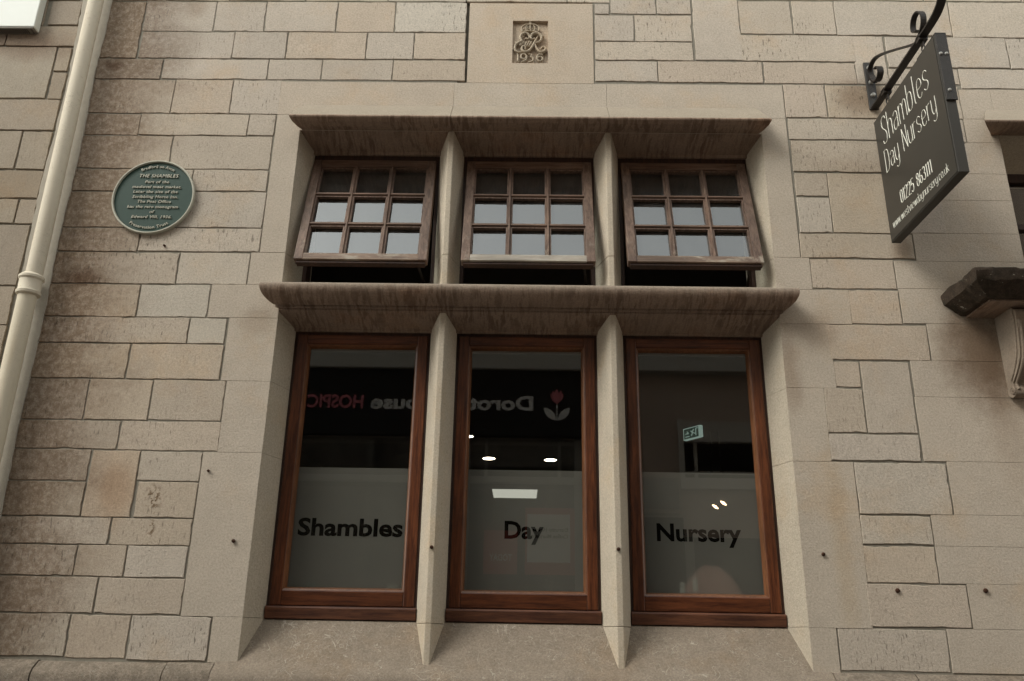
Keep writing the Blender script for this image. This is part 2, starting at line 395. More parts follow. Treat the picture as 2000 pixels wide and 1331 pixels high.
M_sashglass = glass_mat('casement_glass', 0.19, (0.8, 0.86, 0.86), 0.0, 0.10)  # diffuse haze lightens the panes in place of the soffit's reflected light
M_film = film_mat()
M_black = plain('black_vinyl', (0.003, 0.0025, 0.002), 0.9, 0.0, 0.05, 10)
M_rust = plain('rusty_screw', (0.06, 0.028, 0.016), 0.8, 0.2, 0.3, 200, 0.5)
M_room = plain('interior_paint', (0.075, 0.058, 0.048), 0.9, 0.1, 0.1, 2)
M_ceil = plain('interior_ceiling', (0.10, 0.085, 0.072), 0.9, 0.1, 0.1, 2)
M_street = plain('street_paving', (0.22, 0.205, 0.19), 0.9, 0.2, 0.25, 8, 0.5)
M_brownwall = plain('opposite_render', (0.50, 0.41, 0.345), 0.9, 0.1, 0.12, 3, 0.3)
M_shopcream = plain('opposite_cream_paint', (0.55, 0.53, 0.48), 0.6, 0.3, 0.05, 6)
M_joinery = plain('shop_joinery', (0.26, 0.25, 0.22), 0.6, 0.3, 0.05, 6)
M_fascia = plain('fascia_black', (0.012, 0.010, 0.009), 0.5, 0.3, 0.1, 6)
M_fgrey = plain('fascia_letter_grey', (0.88, 0.88, 0.86), 0.5, 0.3, 0.03, 6)
M_fpink = plain('fascia_letter_pink', (0.70, 0.22, 0.26), 0.5, 0.3, 0.03, 6)
M_dark = plain('shop_interior_dark', (0.02, 0.017, 0.015), 0.9, 0.1, 0.1, 4)
M_red = plain('poster_red', (0.42, 0.10, 0.08), 0.6, 0.2, 0.05, 6)
M_poster = plain('poster_white', (0.62, 0.62, 0.57), 0.6, 0.2, 0.03, 6)
M_pink = plain('pink_upholstery', (0.62, 0.36, 0.31), 0.85, 0.1, 0.12, 20, 0.3)
M_teal = plain('teal_plastic', (0.05, 0.32, 0.30), 0.5, 0.3, 0.05, 10)
M_lamp = emit_mat('lamp_glow', (1.0, 0.86, 0.66), 7.0)
M_lampwarm = emit_mat('lamp_glow_warm', (1.0, 0.62, 0.34), 5.0)
M_panel = emit_mat('light_panel_glow', (0.95, 0.93, 0.82), 0.42)
M_exit = emit_mat('exit_sign_glow', (0.62, 0.85, 0.74), 0.11)
M_exitface = emit_mat('exit_sign_face', (0.02, 0.10, 0.07), 0.06)

# ------------------------------------------------------------------ stone blocks
def tone(k=None):
    T = {None: None, 'none': (1, 1, 1), 'pale': (1.03, 1.045, 1.05), 'white': (1.05, 1.10, 1.13), 'warm': (0.985, 0.94, 0.885), 'brown': (0.93, 0.895, 0.84),
         'dark': (0.86, 0.83, 0.78), 'pink': (1.01, 0.965, 0.93), 'red': (0.97, 0.88, 0.79)}
    b = T.get(k)
    r = random.uniform(0.96, 1.04); w = random.uniform(-0.02, 0.02)
    if k == 'none': r = random.uniform(0.985, 1.01); w = random.uniform(-0.006, 0.006)
    if k == 'cool': return (0.995*1.01, 0.99, 0.98)
    if b is None: b = (1, 1, 1); r = random.uniform(0.94, 1.05)
    b = tuple(1+(q_-1)*0.72 for q_ in b)
    return (b[0]*r*(1+w*0.4), b[1]*r, b[2]*r*(1-w))
def stone(mb, x0, x1, z0, z1, gap=0.0021, y=None, t=None, rough=0.0020, bev=0.0016, corner=0.003, depth=0.012):
    y = random.uniform(-0.0018, 0.0010) if y is None else y
    mb.tint = tone(t)
    gj = (lambda: gap*random.uniform(0.65, 1.6)) if gap > 0.001 else (lambda: gap)
    x0 += gj(); x1 -= gj(); z0 += gj(); z1 -= gj()
    pts = []
    def side(a, b):
        L = math.dist(a, b); n = max(2, int(L/0.022))
        nx, nz = (b[1]-a[1])/L, -(b[0]-a[0])/L   # outward normal for ccw walk
        ph = random.uniform(0, 9)
        for i in range(n):
            u = i/n
            j = -abs(random.gauss(0, rough*0.45)) + rough*0.6*math.sin(ph+u*L*18)
            if random.random() < 0.05: j -= rough*1.6
            c = corner*math.exp(-min(u, 1-u)*L/0.006)
            pts.append((a[0]+(b[0]-a[0])*u + nx*(j-c*0.4), a[1]+(b[1]-a[1])*u + nz*(j-c*0.4)))
    side((x0, z0), (x1, z0)); side((x1, z0), (x1, z1)); side((x1, z1), (x0, z1)); side((x0, z1), (x0, z0))
    cx, cz = (x0+x1)/2, (z0+z1)/2
    def shr(p, b):
        return (p[0]+(b if p[0] < cx else -b)*(1 if min(abs(p[0]-x0), abs(p[0]-x1)) < 0.012 else 0),
                p[1]+(b if p[1] < cz else -b)*(1 if min(abs(p[1]-z0), abs(p[1]-z1)) < 0.012 else 0))
    inner = [shr(p, bev) for p in pts]
    n = len(pts)
    vs = [(p[0], y, p[1]) for p in inner] + [(p[0], y+bev, p[1]) for p in pts] + [(p[0], y+depth, p[1]) for p in pts] + [(cx, y, cz)]
    fs = []
    for i in range(n):
        j = (i+1) % n
        fs.append((i, j, 3*n)); fs.append((i, n+i, n+j, j)); fs.append((n+i, 2*n+i, 2*n+j, n+j))
    mb.add(vs, fs)

def pxstone(mb, xl, xr, yt, yb, t=None, XL=None, XR=None, **k):
    xm, ym = (xl+xr)/2, (yt+yb)/2
    X0 = XL if XL is not None else atY(xl, ym).x; X1 = XR if XR is not None else atY(xr, ym).x
    Z1 = atY(xm, yt).z; Z0 = atY(xm, yb).z
    stone(mb, X0, X1, Z0, Z1, t=t, **k)
    return X0, X1, Z0, Z1

XS_R, XS_L = -2.168, -2.298           # render chase beside the down pipe
AL, AR = -1.104, 1.134                # window arris left / right
ZSF, ZHF = 1.395, 3.812               # sill and head at the wall face
D = 0.14                              # depth of the stone reveals
ZSB, ZHB = 1.556, 3.771
ZTF, ZTB = 2.866, 2.828               # underside of transom
building = tag(empty('stone_building'), 'pale limestone building with mullioned window of six lights over a sloping sill', 'building')
neighbour = tag(empty('neighbouring_building', (-3, 0, 0)), 'darker stone building left of the cream down pipe', 'building')
neighbour.location = (0, 0, 0)

# left horizontals as pixel lines (x0,y0,x1,y1)
LL = {-1: (222, -44, 913, -42), 0: (222, 2, 913, 4.5), 1: (277, 61.5, 910, 64.5), 2: (192, 114, 909, 117.7), 3: (183, 154.5, 909, 158.5), 4: (170, 221.5, 541, 223.5),
      5: (158, 264.5, 533, 266), 6: (145, 329, 525, 332), 7: (134, 374, 520, 375), 8: (119, 444, 512, 446), 9: (109, 492, 506, 493.5), 10: (90, 554, 483, 556.5),
      11: (80, 617.5, 447, 622), 12: (70, 669, 437, 673), 13: (54, 738, 440, 743), 14: (35, 819, 433, 823.5), 15: (22, 874, 426, 884), 16: (9, 939, 388, 942),
      17: (-20, 1006, 378, 1014), 18: (-20, 1061, 369, 1067), 19: (-20, 1122, 357, 1131), 20: (-20, 1195, 411, 1204), 21: (-20, 1280, 403, 1294)}
def ly(k, x):
    a = LL[k]; return a[1] + (a[3]-a[1])*(x-a[0])/(a[2]-a[0])
w = MB()
def row(k0, k1, xs, tones=None, first_strip=False, last=None):
    for i in range(len(xs)-1):
        xm = (xs[i]+xs[i+1])/2
        pxstone(w, xs[i], xs[i+1], ly(k0, xm), ly(k1, xm), (tones or {}).get(i), XL=XS_R if (first_strip and i == 0) else None, XR=last if i == len(xs)-2 else None)
row(-1, 0, [224, 330, 452, 600, 760, 912], {}, True)
pxstone(w, 204, 277, 3, 114.3, 'brown', XL=XS_R)
row(0, 1, [282, 420, 519, 658, 772, 912], {3: 'pink', 4: 'white'})
row(1, 2, [273, 456, 560, 716, 808.5, 910], {4: 'warm', 2: 'pink'})
row(2, 3, [186, 317, 523.5, 628.5, 767, 909], {0: 'dark', 4: 'warm'}, True)
row(3, 4, [177, 338, 452, 548], {0: 'brown', 1: 'pink'}, True)
row(4, 5, [164, 273, 485, 537], {0: 'brown'}, True)
row(5, 6, [152, 334, 530], {0: 'brown'}, True)
row(6, 7, [140, 254, 375, 523], {0: 'dark', 1: 'pale'}, True)
row(7, 8, [127, 300, 517], {0: 'dark', 1: 'pale'}, True)
row(8, 9, [114, 272, 510], {0: 'brown'}, True)
row(9, 10, [98, 347.5, 486], {0: 'brown', 1: 'pale'}, True)
row(10, 11, [85, 270, 408], {0: 'warm', 1: 'white'}, True)
row(11, 12, [76, 368, 441], {0: 'brown', 1: 'white'}, True)
row(12, 13, [62, 250.5, 434.5], {0: 'brown', 1: 'warm'}, True)
row(13, 14, [46, 168.5, 294, 437], {0: 'dark', 1: 'warm', 2: 'brown'}, True)
row(14, 15, [30, 232.5, 429.5], {0: 'brown', 1: 'warm'}, True)
pxstone(w, 15, 174, ly(15, 90), ly(16, 90), 'dark', XL=XS_R)
pxstone(w, 0, 163, ly(16, 80), ly(17, 80), 'dark', XL=XS_R)
pxstone(w, 169, 265.5, ly(15, 220), ly(17, 220), 'red')
pxstone(w, 270, 392.5, ly(15, 330), 941)
pxstone(w, 264, 383.5, 941, ly(17, 320), 'warm')
row(17, 18, [-30, 214.5, 374.5], {1: 'warm'}, True)
row(18, 19, [-30, 147, 244.5, 365], {1: 'warm'}, True)
row(19, 20, [-30, 187, 358], {0: 'brown', 1: 'warm'}, True)
row(20, 21, [-30, 131, 251, 409], {0: 'pale', 1: 'pink'}, True)
# right of the monogram block and above the lintel
for a in [(913, 1108, -42, 4.5), (1108, 1190.5, -42, 6), (1161, 1190, 7.5, 28.5), (1191, 1280.5, -42, 28.5), (1281.5, 1348.5, -42, 29),
          (1161.5, 1238.6, 29.5, 81.5), (1239.5, 1351.5, 29.5, 82), (1162, 1354.5, 82, 118.8), (1353, 1444.5, -42, 118.8),
          (1443.5, 1546, 2, 67.3), (1547, 1631, 2.3, 68.3), (1631, 1855, 2.8, 70.5, 'pale'), (1855.5, 2040, 5, 75, 'pale'), (1447.5, 1668.3, 68.5, 121),
          (1668.8, 1731, 70, 165), (1731, 1968, 73, 133.5, 'pale'), (1968.5, 2060, 76, 136, 'pale'), (1736, 1873, 134, 166), (1874.5, 2070, 135, 174.5, 'pale'),
          (1161.8, 1284.8, 119.5, 160.5), (1285.5, 1490, 120, 162.5, 'pink'), (1490.6, 1673.5, 121.5, 164.5, 'pink'),
          (1443, 1640, -42, 1.5), (1641, 1800, -42, 2.5), (1801, 1990, -42, 4, 'pale'), (1991, 2080, -42, 5, 'pale'),
          (1531.5, 1613.5, 165, 231, 'pink'), (1614, 1738, 167, 231.8, 'brown'), (1738, 1876, 168, 232.5),
          (1539, 1750, 232, 274), (1750, 1884, 233, 279), (1546, 1762, 274.5, 337.4, 'brown'), (1762, 1893, 280, 340),
          (1552.5, 1617.5, 338.5, 384.5, 'brown'), (1558.5, 1624.5, 385, 455.5, 'pale'), (1621, 1757, 339, 456.3, 'brown'), (1757, 1840, 341, 456.8),
          (1562.5, 1785, 457, 505.5, 'brown'), (1584, 1748.5, 506.5, 564.8, 'warm'), (1660, 1759.5, 567, 633.3, 'warm'),
          (1618, 1814, 634.5, 705, 'warm'), (1630, 1680.3, 706, 757.2, 'warm'), (1687, 1785, 706, 847.5), (1613, 1689.5, 758.5, 846, 'brown'),
          (1621, 1797.5, 848, 901), (1672.5, 1855, 904, 1005.5, 'pale'), (1681.3, 1821, 1007, 1064.8, 'pale'), (1689, 1830, 1066, 1140.3, 'warm'),
          (1695.5, 1893, 1141.8, 1226.8, 'warm'), (1639, 1854, 1228, 1313)]:
    pxstone(w, a[0], a[1], a[2], a[3], a[4] if len(a) > 4 else None)
# plain courses out of the photograph: higher wall and wall below the plinth
def fill(mb, x0, x1, z0, z1, t=None):
    z = z0
    while z < z1-0.02:
        h = random.choice((0.14, 0.19, 0.24)); h = h if z+h < z1-0.09 else z1-z
        x = x0
        while x < x1-0.02:
            wd = random.uniform(0.3, 0.75); wd = wd if x+wd < x1-0.2 else x1-x
            stone(mb, x, x+wd, z, z+h, t=t, rough=0.001); x += wd
        z += h
ZTOP = atY(600, -43).z
fill(w, XS_R, 4.6, ZTOP+0.004, 7.6)
fill(w, XS_R, 4.6, 0.12, 1.18)
fill(w, 2.62, 4.6, 3.98, ZTOP)
fill(w, 3.3, 4.6, 1.40, 3.98)
wall = w.build('wall', M_ashlar, building, attr=True)
# mortar bed behind the blocks, left open at the window and the doorway
mb = MB()
yb = 0.0040
def bed(mb, x0, x1, z0, z1, y=yb, y2=0.30): mb.box(x0, x1, y, y2, z0, z1)
bed(mb, XS_R, AL-0.002, 1.0, 3.9); bed(mb, AR+0.002, 2.27, 1.0, 3.9); bed(mb, 3.25, 4.6, 1.0, 3.9)
bed(mb, XS_R, -0.35, 3.9, 7.6); bed(mb, 0.33, 4.6, 3.9, 7.6); bed(mb, -0.35, 0.33, 4.6, 7.6); bed(mb, -0.35, 0.33, 3.9, 4.6, 0.03); bed(mb, XS_R, 2.27, 0.0, 1.0); bed(mb, 3.25, 4.6, 0.0, 1.0)
mb.build('mortar_bed', M_mortar, building)

# ---------------- dressed surround blocks (hairline joints)
s = MB()
G = dict(gap=0.0005, rough=0.0002, bev=0.0006, corner=0.0, y=0.0)
def sblk(xl, yt, yb_, XR, t=None, XL=None, **kk):
    ym = (yt+yb_)/2; X0 = XL if XL is not None else atY(xl, ym).x
    xm = xl
    stone(s, X0, XR, atY((xl+550)/2, yb_).z, atY((xl+550)/2, yt).z, t=t or 'none', **{**G, **kk})
def blk(X0, X1, Z0, Z1, t='none', **kk): stone(s, X0, X1, Z0, Z1, t=t, **{**G, **kk})
zl = lambda x, y: atY(x, y).z
def tn():
    return 'none'
ZL1 = zl(720, 160.5); XM1 = atY(886, 195).x; XM2 = atY(1185, 195).x
XLL = atY(549, 190).x; XRR = atY(1530, 190).x
zj1 = zl(510, 493.3)
# left side, from the top down
XL0 = atY(528, 330).x
blk(XL0, AL, zj1, 3.9); blk(XL0, XM1, 3.9, ZL1, 'cool'); blk(XM1, XM2, 3.9, ZL1); blk(XM2, XRR, 3.9, ZL1, 'none')
# the strip of the lintel blocks between head and z=3.9
blk(AL, AR, ZHF, 3.9, gap=0.0)
for a in [(487, 493.3, 556.3), (409.5, 556.3, 621), (441, 621, 744.5), (437.5, 744.5, 884.3), (393.5, 884.3, 1206), (410, 1206, 1296)]:
    xs = a[0]; ym = (a[1]+a[2])/2
    if a[0] == 441: X0 = atY(438.5, 690).x
    elif a[0] == 437.5: X0 = atY(433.5, 815).x
    elif a[0] == 393.5: X0 = atY(379.5, 1010).x
    else: X0 = atY(xs, ym).x
    blk(X0, AL, zl(480, a[2]), zl(480, a[1]), tn())
# right side
for a in [(1546, 340, None, 503.5), (1584, 535, 503.5, 566), (1660.5, 600, 566, 633), (1626, 690, 633, 758), (1616.5, 830, 758, 901.5), (1685, 1060, 901.5, 1226.5), (1637.5, 1270, 1226.5, 1314)]:
    X1 = atY(a[0], a[1]).x
    blk(AR, X1, zl(1580, a[3]), 3.9 if a[2] is None else zl(1580, a[2]), tn())
# right-hand doorway surround
XD = 2.27
def dblk(xl, ym, yt, yb_, X1=XD):
    X0 = atY(xl, ym).x
    blk(X0, X1, zl(1900, yb_), zl(1900, yt), tn())
dblk(1877.5, 204, 175.5, 233); dblk(1886, 256, 233, 279); dblk(1889, 300, 279, 340); dblk(1841, 400, 340, 392) ; dblk(1843, 430, 392, 457)
dblk(1785.8, 481, 457, 511.5); dblk(1750, 538, 511.5, 565.5); dblk(1760.5, 600, 565.5, 633.5); dblk(1815.5, 670, 633.5, 706)
dblk(1786, 760, 706, 777); dblk(1796, 840, 777, 902.5); dblk(1857, 955, 902.5, 1006.5); dblk(1822, 1036, 1006.5, 1068)
dblk(1832, 1105, 1068, 1141.3); dblk(1895, 1185, 1141.3, 1229.3); dblk(1855, 1270, 1229.3, 1316)
blk(atY(1880, 200).x, 3.3, 3.82, zl(1940, 175.5)) if False else blk(XD, 3.3, 3.82, zl(1940, 175.5))
blk(3.25, 3.45, 1.4, 3.98)
# monogram block with its sunk panel
X0, X1 = atY(913.5, 80).x, atY(1160, 80).x; Z0, Z1 = ZL1, zl(1030, 6)
PX0, PX1, PZ0, PZ1 = -0.078, 0.101, 4.214, 4.474
s.tint = (1.03, 1.0, 0.97)
pd = 0.019
g_ = 0.0009
X0 += 0.004; X1 -= 0.004; Z1 -= 0.004; Z0 += g_
for q in [((X0, Z0), (X1, Z0), (X1, PZ0), (X0, PZ0)), ((X0, PZ1), (X1, PZ1), (X1, Z1), (X0, Z1)), ((X0, PZ0), (PX0, PZ0), (PX0, PZ1), (X0, PZ1)), ((PX1, PZ0), (X1, PZ0), (X1, PZ1), (PX1, PZ1))]:
    s.quad(*[(a, 0.0, b) for a, b in q])
cor = [(PX0, PZ0), (PX1, PZ0), (PX1, PZ1), (PX0, PZ1)]
for i in range(4):
    a, b = cor[i], cor[(i+1) % 4]; s.quad((a[0], 0, a[1]), (b[0], 0, b[1]), (b[0], pd, b[1]), (a[0], pd, a[1]))
s.quad(*[(a, pd, b) for a, b in cor])
cor = [(X0, Z0), (X1, Z0), (X1, Z1), (X0, Z1)]
for i in range(4):
    a, b = cor[i], cor[(i+1) % 4]; s.quad((a[0], 0, a[1]), (b[0], 0, b[1]), (b[0], 0.02, b[1]), (a[0], 0.02, a[1]))
s.build('window_surround', M_dressed, building, attr=True)
# the mortar behind the monogram block would show in the panel: nothing stands there, the bed is cut by the panel's own back

# ---------------- carved monogram (traced relief, real thickness)
cm = MB()
def zp(p): # zoom (960,20)x10.24 -> world at relief plane
    q = atY(960+p[0]/10.24, 20+p[1]/10.24, 0.006); return q
def chaikin(P, n=2):
    for _ in range(n):
        Q = [P[0]]
        for a, b in zip(P, P[1:]):
            Q.append(tuple(a[i]*0.75+b[i]*0.25 for i in range(len(a)))); Q.append(tuple(a[i]*0.25+b[i]*0.75 for i in range(len(a))))
        Q.append(P[-1]); P = Q
    return P
def rel(P, r=0.0042, taper=True, yoff=0.0):
    P = chaikin(P, 2); pts = [zp(p) + Vector((0, yoff, 0)) for p in P]
    f_ = (lambda u: r*(0.55+0.6*math.sin(math.pi*min(max(u, 0.0), 1.0)))) if taper else r
    cm.tube(pts, f_, 8, flat=1.7)
def blob(x, y, r):
    c = zp((x, y)); cm.lathe([(0.0001, -r*0.8), (r*0.7, -r*0.6), (r, 0), (r, 0.012)], c, 'y', 12)
rel([(690, 570), (735, 590), (768, 550), (740, 490), (680, 465), (615, 485), (575, 530), (575, 585), (610, 630), (560, 655), (500, 680), (462, 740), (470, 810), (520, 850), (590, 852), (630, 835)], 0.0058)
blob(692, 572, 0.006)
rel([(850, 575), (808, 595), (780, 560), (800, 500), (860, 470), (935, 478), (995, 525), (1003, 590), (965, 645), (900, 668), (850, 665)], 0.0062)
blob(850, 572, 0.006)
rel([(930, 530), (880, 610), (845, 680), (800, 770), (740, 835), (670, 855), (615, 825), (600, 770), (635, 725), (680, 745), (675, 790)], 0.0062)
blob(676, 785, 0.0055)
rel([(860, 670), (885, 740), (920, 810), (980, 858), (1050, 845), (1090, 790), (1060, 750), (1005, 755), (985, 790)], 0.006)
blob(985, 788, 0.0055)
rel([(485, 650), (540, 650), (600, 640), (650, 640)], 0.003); blob(484, 652, 0.006); blob(1024, 518, 0.006); blob(545, 640, 0.004)
rel([(1024, 518), (990, 540)], 0.003)
for a, b in (((590, 650), (560, 715)), ((655, 645), (562, 718)), ((700, 640), (665, 722)), ((748, 640), (712, 722)), ((795, 640), (758, 722))):
    rel([a, b], 0.0036, False)
rel([(640, 728), (780, 728)], 0.0025, False); rel([(690, 634), (815, 634)], 0.0025, False)
# crown
rel([(632, 448), (700, 430), (775, 424), (850, 430), (915, 448)], 0.0045, False)
rel([(612, 400), (690, 382), (775, 376), (860, 382), (935, 400)], 0.0032, False)
rel([(622, 440), (590, 385), (620, 330), (700, 290), (775, 300)], 0.0040, False)
rel([(925, 440), (960, 385), (930, 330), (850, 290), (775, 300)], 0.0040, False)
rel([(775, 420), (775, 300)], 0.0035, False)
rel([(690, 420), (680, 350), (720, 300)], 0.003, False); rel([(860, 420), (870, 350), (830, 300)], 0.003, False)
for x, y, r in ((775, 245, 0.0048), (755, 262, 0.003), (796, 262, 0.003), (775, 275, 0.005), (650, 405, 0.0035), (710, 400, 0.004), (775, 398, 0.0045), (840, 400, 0.004), (900, 405, 0.0035),
                (775, 345, 0.0035), (725, 350, 0.003), (828, 350, 0.003), (600, 385, 0.004), (950, 385, 0.004)):
    blob(x, y, r)
# date 1936
def relz(P, r=0.0042): rel(P, r, False)
relz([(505, 905), (528, 888), (528, 1025)], 0.005); relz([(500, 1035), (555, 1035)], 0.0035)
relz([(700, 925), (680, 980), (630, 992), (585, 960), (590, 905), (640, 885), (690, 905), (705, 950), (690, 1010), (640, 1040), (590, 1050)], 0.0048)
relz([(740, 900), (820, 893), (775, 945), (830, 960), (835, 1015), (790, 1045), (735, 1050)], 0.0046)
relz([(1025, 905), (950, 890), (915, 930), (905, 990), (945, 1030), (1000, 1025), (1030, 985), (1005, 945), (950, 945), (912, 975)], 0.0048)
cm.build('carved_monogram', M_carve, building, smooth=True)['label'] = 'carved crown, royal cipher and the date 1936 in a sunk panel'

# ---------------- reveals, mullions, head, sill, transom, hood
L = [(-1.058, -0.431), (-0.311, 0.333), (0.453, 1.088)]
rv = MB()
# jambs: splayed solid from the arris back to the frame, then square behind
JZ = [zl(480, y_) for y_ in (1206, 884.3, 744.5, 621, 556.3, 493.3)]
def jamb(xa, xi, z0, z1, sgn):
    prof = [(xa, 0.0005), (xi, D), (xi, 0.30), (xa-sgn*0.02, 0.30), (xa-sgn*0.02, 0.010), (xa, 0.010)] if sgn else None
    cuts = [z0]+[z_ for z_ in JZ if z0 < z_ < z1]+[z1]
    for a_, b_ in zip(cuts, cuts[1:]): rv.extrude_z(prof, a_+(0.0007 if a_ > z0 else 0), b_-(0.0007 if b_ < z1 else 0))
jamb(AL, L[0][0], ZSF-0.05, ZHF+0.02, 1); rv.build('window_jamb', M_reveal, building)
rv = MB(); jamb(AR, L[2][1], ZSF-0.05, ZHF+0.02, -1); rv.build('window_jamb', M_reveal, building)
def mullion(xb0, xb1, xf0, xf1, z0, z1, head, foot_tip=None):
    m_ = MB(); c = 0.004
    pr = [(xb0, 0.24), (xb0, D), (xf0, 0.004), (xf0+c*0.6, 0.0), (xf1-c*0.6, 0.0), (xf1, 0.004), (xb1, D), (xb1, 0.24)]
    # column
    cuts = [z0]+[z_ for z_ in (atY(838, 1218).z, atY(868, 497).z) if z0 < z_ < z1]+[z1]
    for a_, b_ in zip(cuts, cuts[1:]): m_.extrude_z(pr, a_+(0.0007 if a_ > z0 else 0), b_-(0.0007 if b_ < z1 else 0))
    return m_.build('mullion', M_mull, building, bevel=0.0025)
for (b0, b1, f0, f1) in ((-0.431, -0.311, -0.3805, -0.3525), (0.333, 0.453, 0.379, 0.408)):
    mullion(b0, b1, f0, f1, 1.30, 2.90, True)
    mullion(b0, b1, f0, f1, 2.92, 3.85, True)
# head: splayed soffit, solid behind
hd = MB()
hd.extrude_x([(0.001, ZHF), (D-0.012, ZHB+0.004), (D-0.010, ZHB-0.012), (D+0.0, ZHB-0.012), (0.30, ZHB-0.012), (0.30, 3.9), (0.012, 3.9), (0.012, ZHF+0.01)], AL-0.02, AR+0.02)
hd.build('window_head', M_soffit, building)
hm = MB()
zt = 3.958
prof = [(0.0005, zt), (-0.105, 3.832), (-0.112, 3.822), (-0.108, 3.815), (-0.085, 3.806), (-0.045, 3.806), (-0.02, 3.810), (0.0005, ZHF+0.0015), (0.008, ZHF+0.0015), (0.008, zt)]
hxL = lambda y, z: -1.093 - 0.34*max(0, -y); hxR = lambda y, z: 1.120 + 0.30*max(0, -y)
for a_, b_ in ((hxL, lambda y, z: XM1-0.0005), (lambda y, z: XM1+0.0005, lambda y, z: XM2-0.0005), (lambda y, z: XM2+0.0005, hxR)): hm.extrude_x(prof, 0, 0, a_, b_)
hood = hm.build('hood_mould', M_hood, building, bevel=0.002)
# transom with its roll moulding
tr = MB()
arc = [(-0.118+0.0, 2.962)]
def bez(P0, P1, P2, P3, n):
    o = []
    for i in range(n+1):
        t = i/n; a = (1-t)
        o.append(tuple(a**3*P0[k]+3*a*a*t*P1[k]+3*a*t*t*P2[k]+t**3*P3[k] for k in range(2)))
    return o
nose = bez((-0.112, 2.960), (-0.132, 2.948), (-0.118, 2.895), (-0.036, 2.884), 12)
tp = [(0.24, 3.050), (D-0.01, 3.045)] + nose + [(-0.034, 2.889), (-0.027, 2.889), (-0.026, 2.875), (-0.017, 2.875), (-0.015, 2.879), (-0.009, 2.879), (-0.008, 2.869), (0.0, ZTF), (D-0.012, ZTB+0.004), (D-0.010, ZTB-0.008), (0.24, ZTB-0.008)]
txL = lambda y, z: AL+0.004 - 0.55*max(0, -y); txR = lambda y, z: AR-0.004 + 0.55*max(0, -y)
for a_, b_ in ((txL, lambda y, z: -0.3668), (lambda y, z: -0.3658, lambda y, z: 0.3935), (lambda y, z: 0.3945, txR)): tr.extrude_x(tp, 0, 0, a_, b_)
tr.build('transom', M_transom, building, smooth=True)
# sill: steep splay then rounded nosing running into the plinth course
sl = MB()
nose2 = bez((0.0, ZSF), (-0.02, 1.372), (-0.045, 1.368), (-0.058, 1.335), 6)
sp = [(0.30, ZSB), (D-0.005, ZSB)] + nose2 + [(-0.06, 1.18), (0.30, 1.18)]
sl.extrude_x(sp, -1.19, 1.205)
sl.build('window_sill', M_sill, building, smooth=True)
pl = MB()
def plinth(x0, x1, t):
    pl.tint = t; a, b = random.uniform(-0.004, 0.003), random.uniform(-0.003, 0.004)
    zt_ = ZSF-0.005+(0.008 if x0 > 1 else 0.0)
    pl.extrude_x([(0.02, zt_+b), (-0.012, zt_-0.004+b), (-0.045+a, zt_-0.030+b), (-0.057+a, zt_-0.055), (-0.058+a, 1.18), (0.02, 1.18)], x0+0.002, x1-0.002)
xs = [XS_R, -1.88, -1.375, -1.19]
for a, b in zip(xs, xs[1:]): plinth(a, b, (1, 1, 1))
xs = [1.205, 1.52, 2.05, 2.27]
for a, b in zip(xs, xs[1:]): plinth(a, b, (1, 1, 1))
plinth(3.25, 4.6, (1, 1, 1))
pl.box(XS_R, 2.27, -0.03, 0.02, 0.0, 0.13)
pl.build('plinth', M_plinth, building, smooth=True)

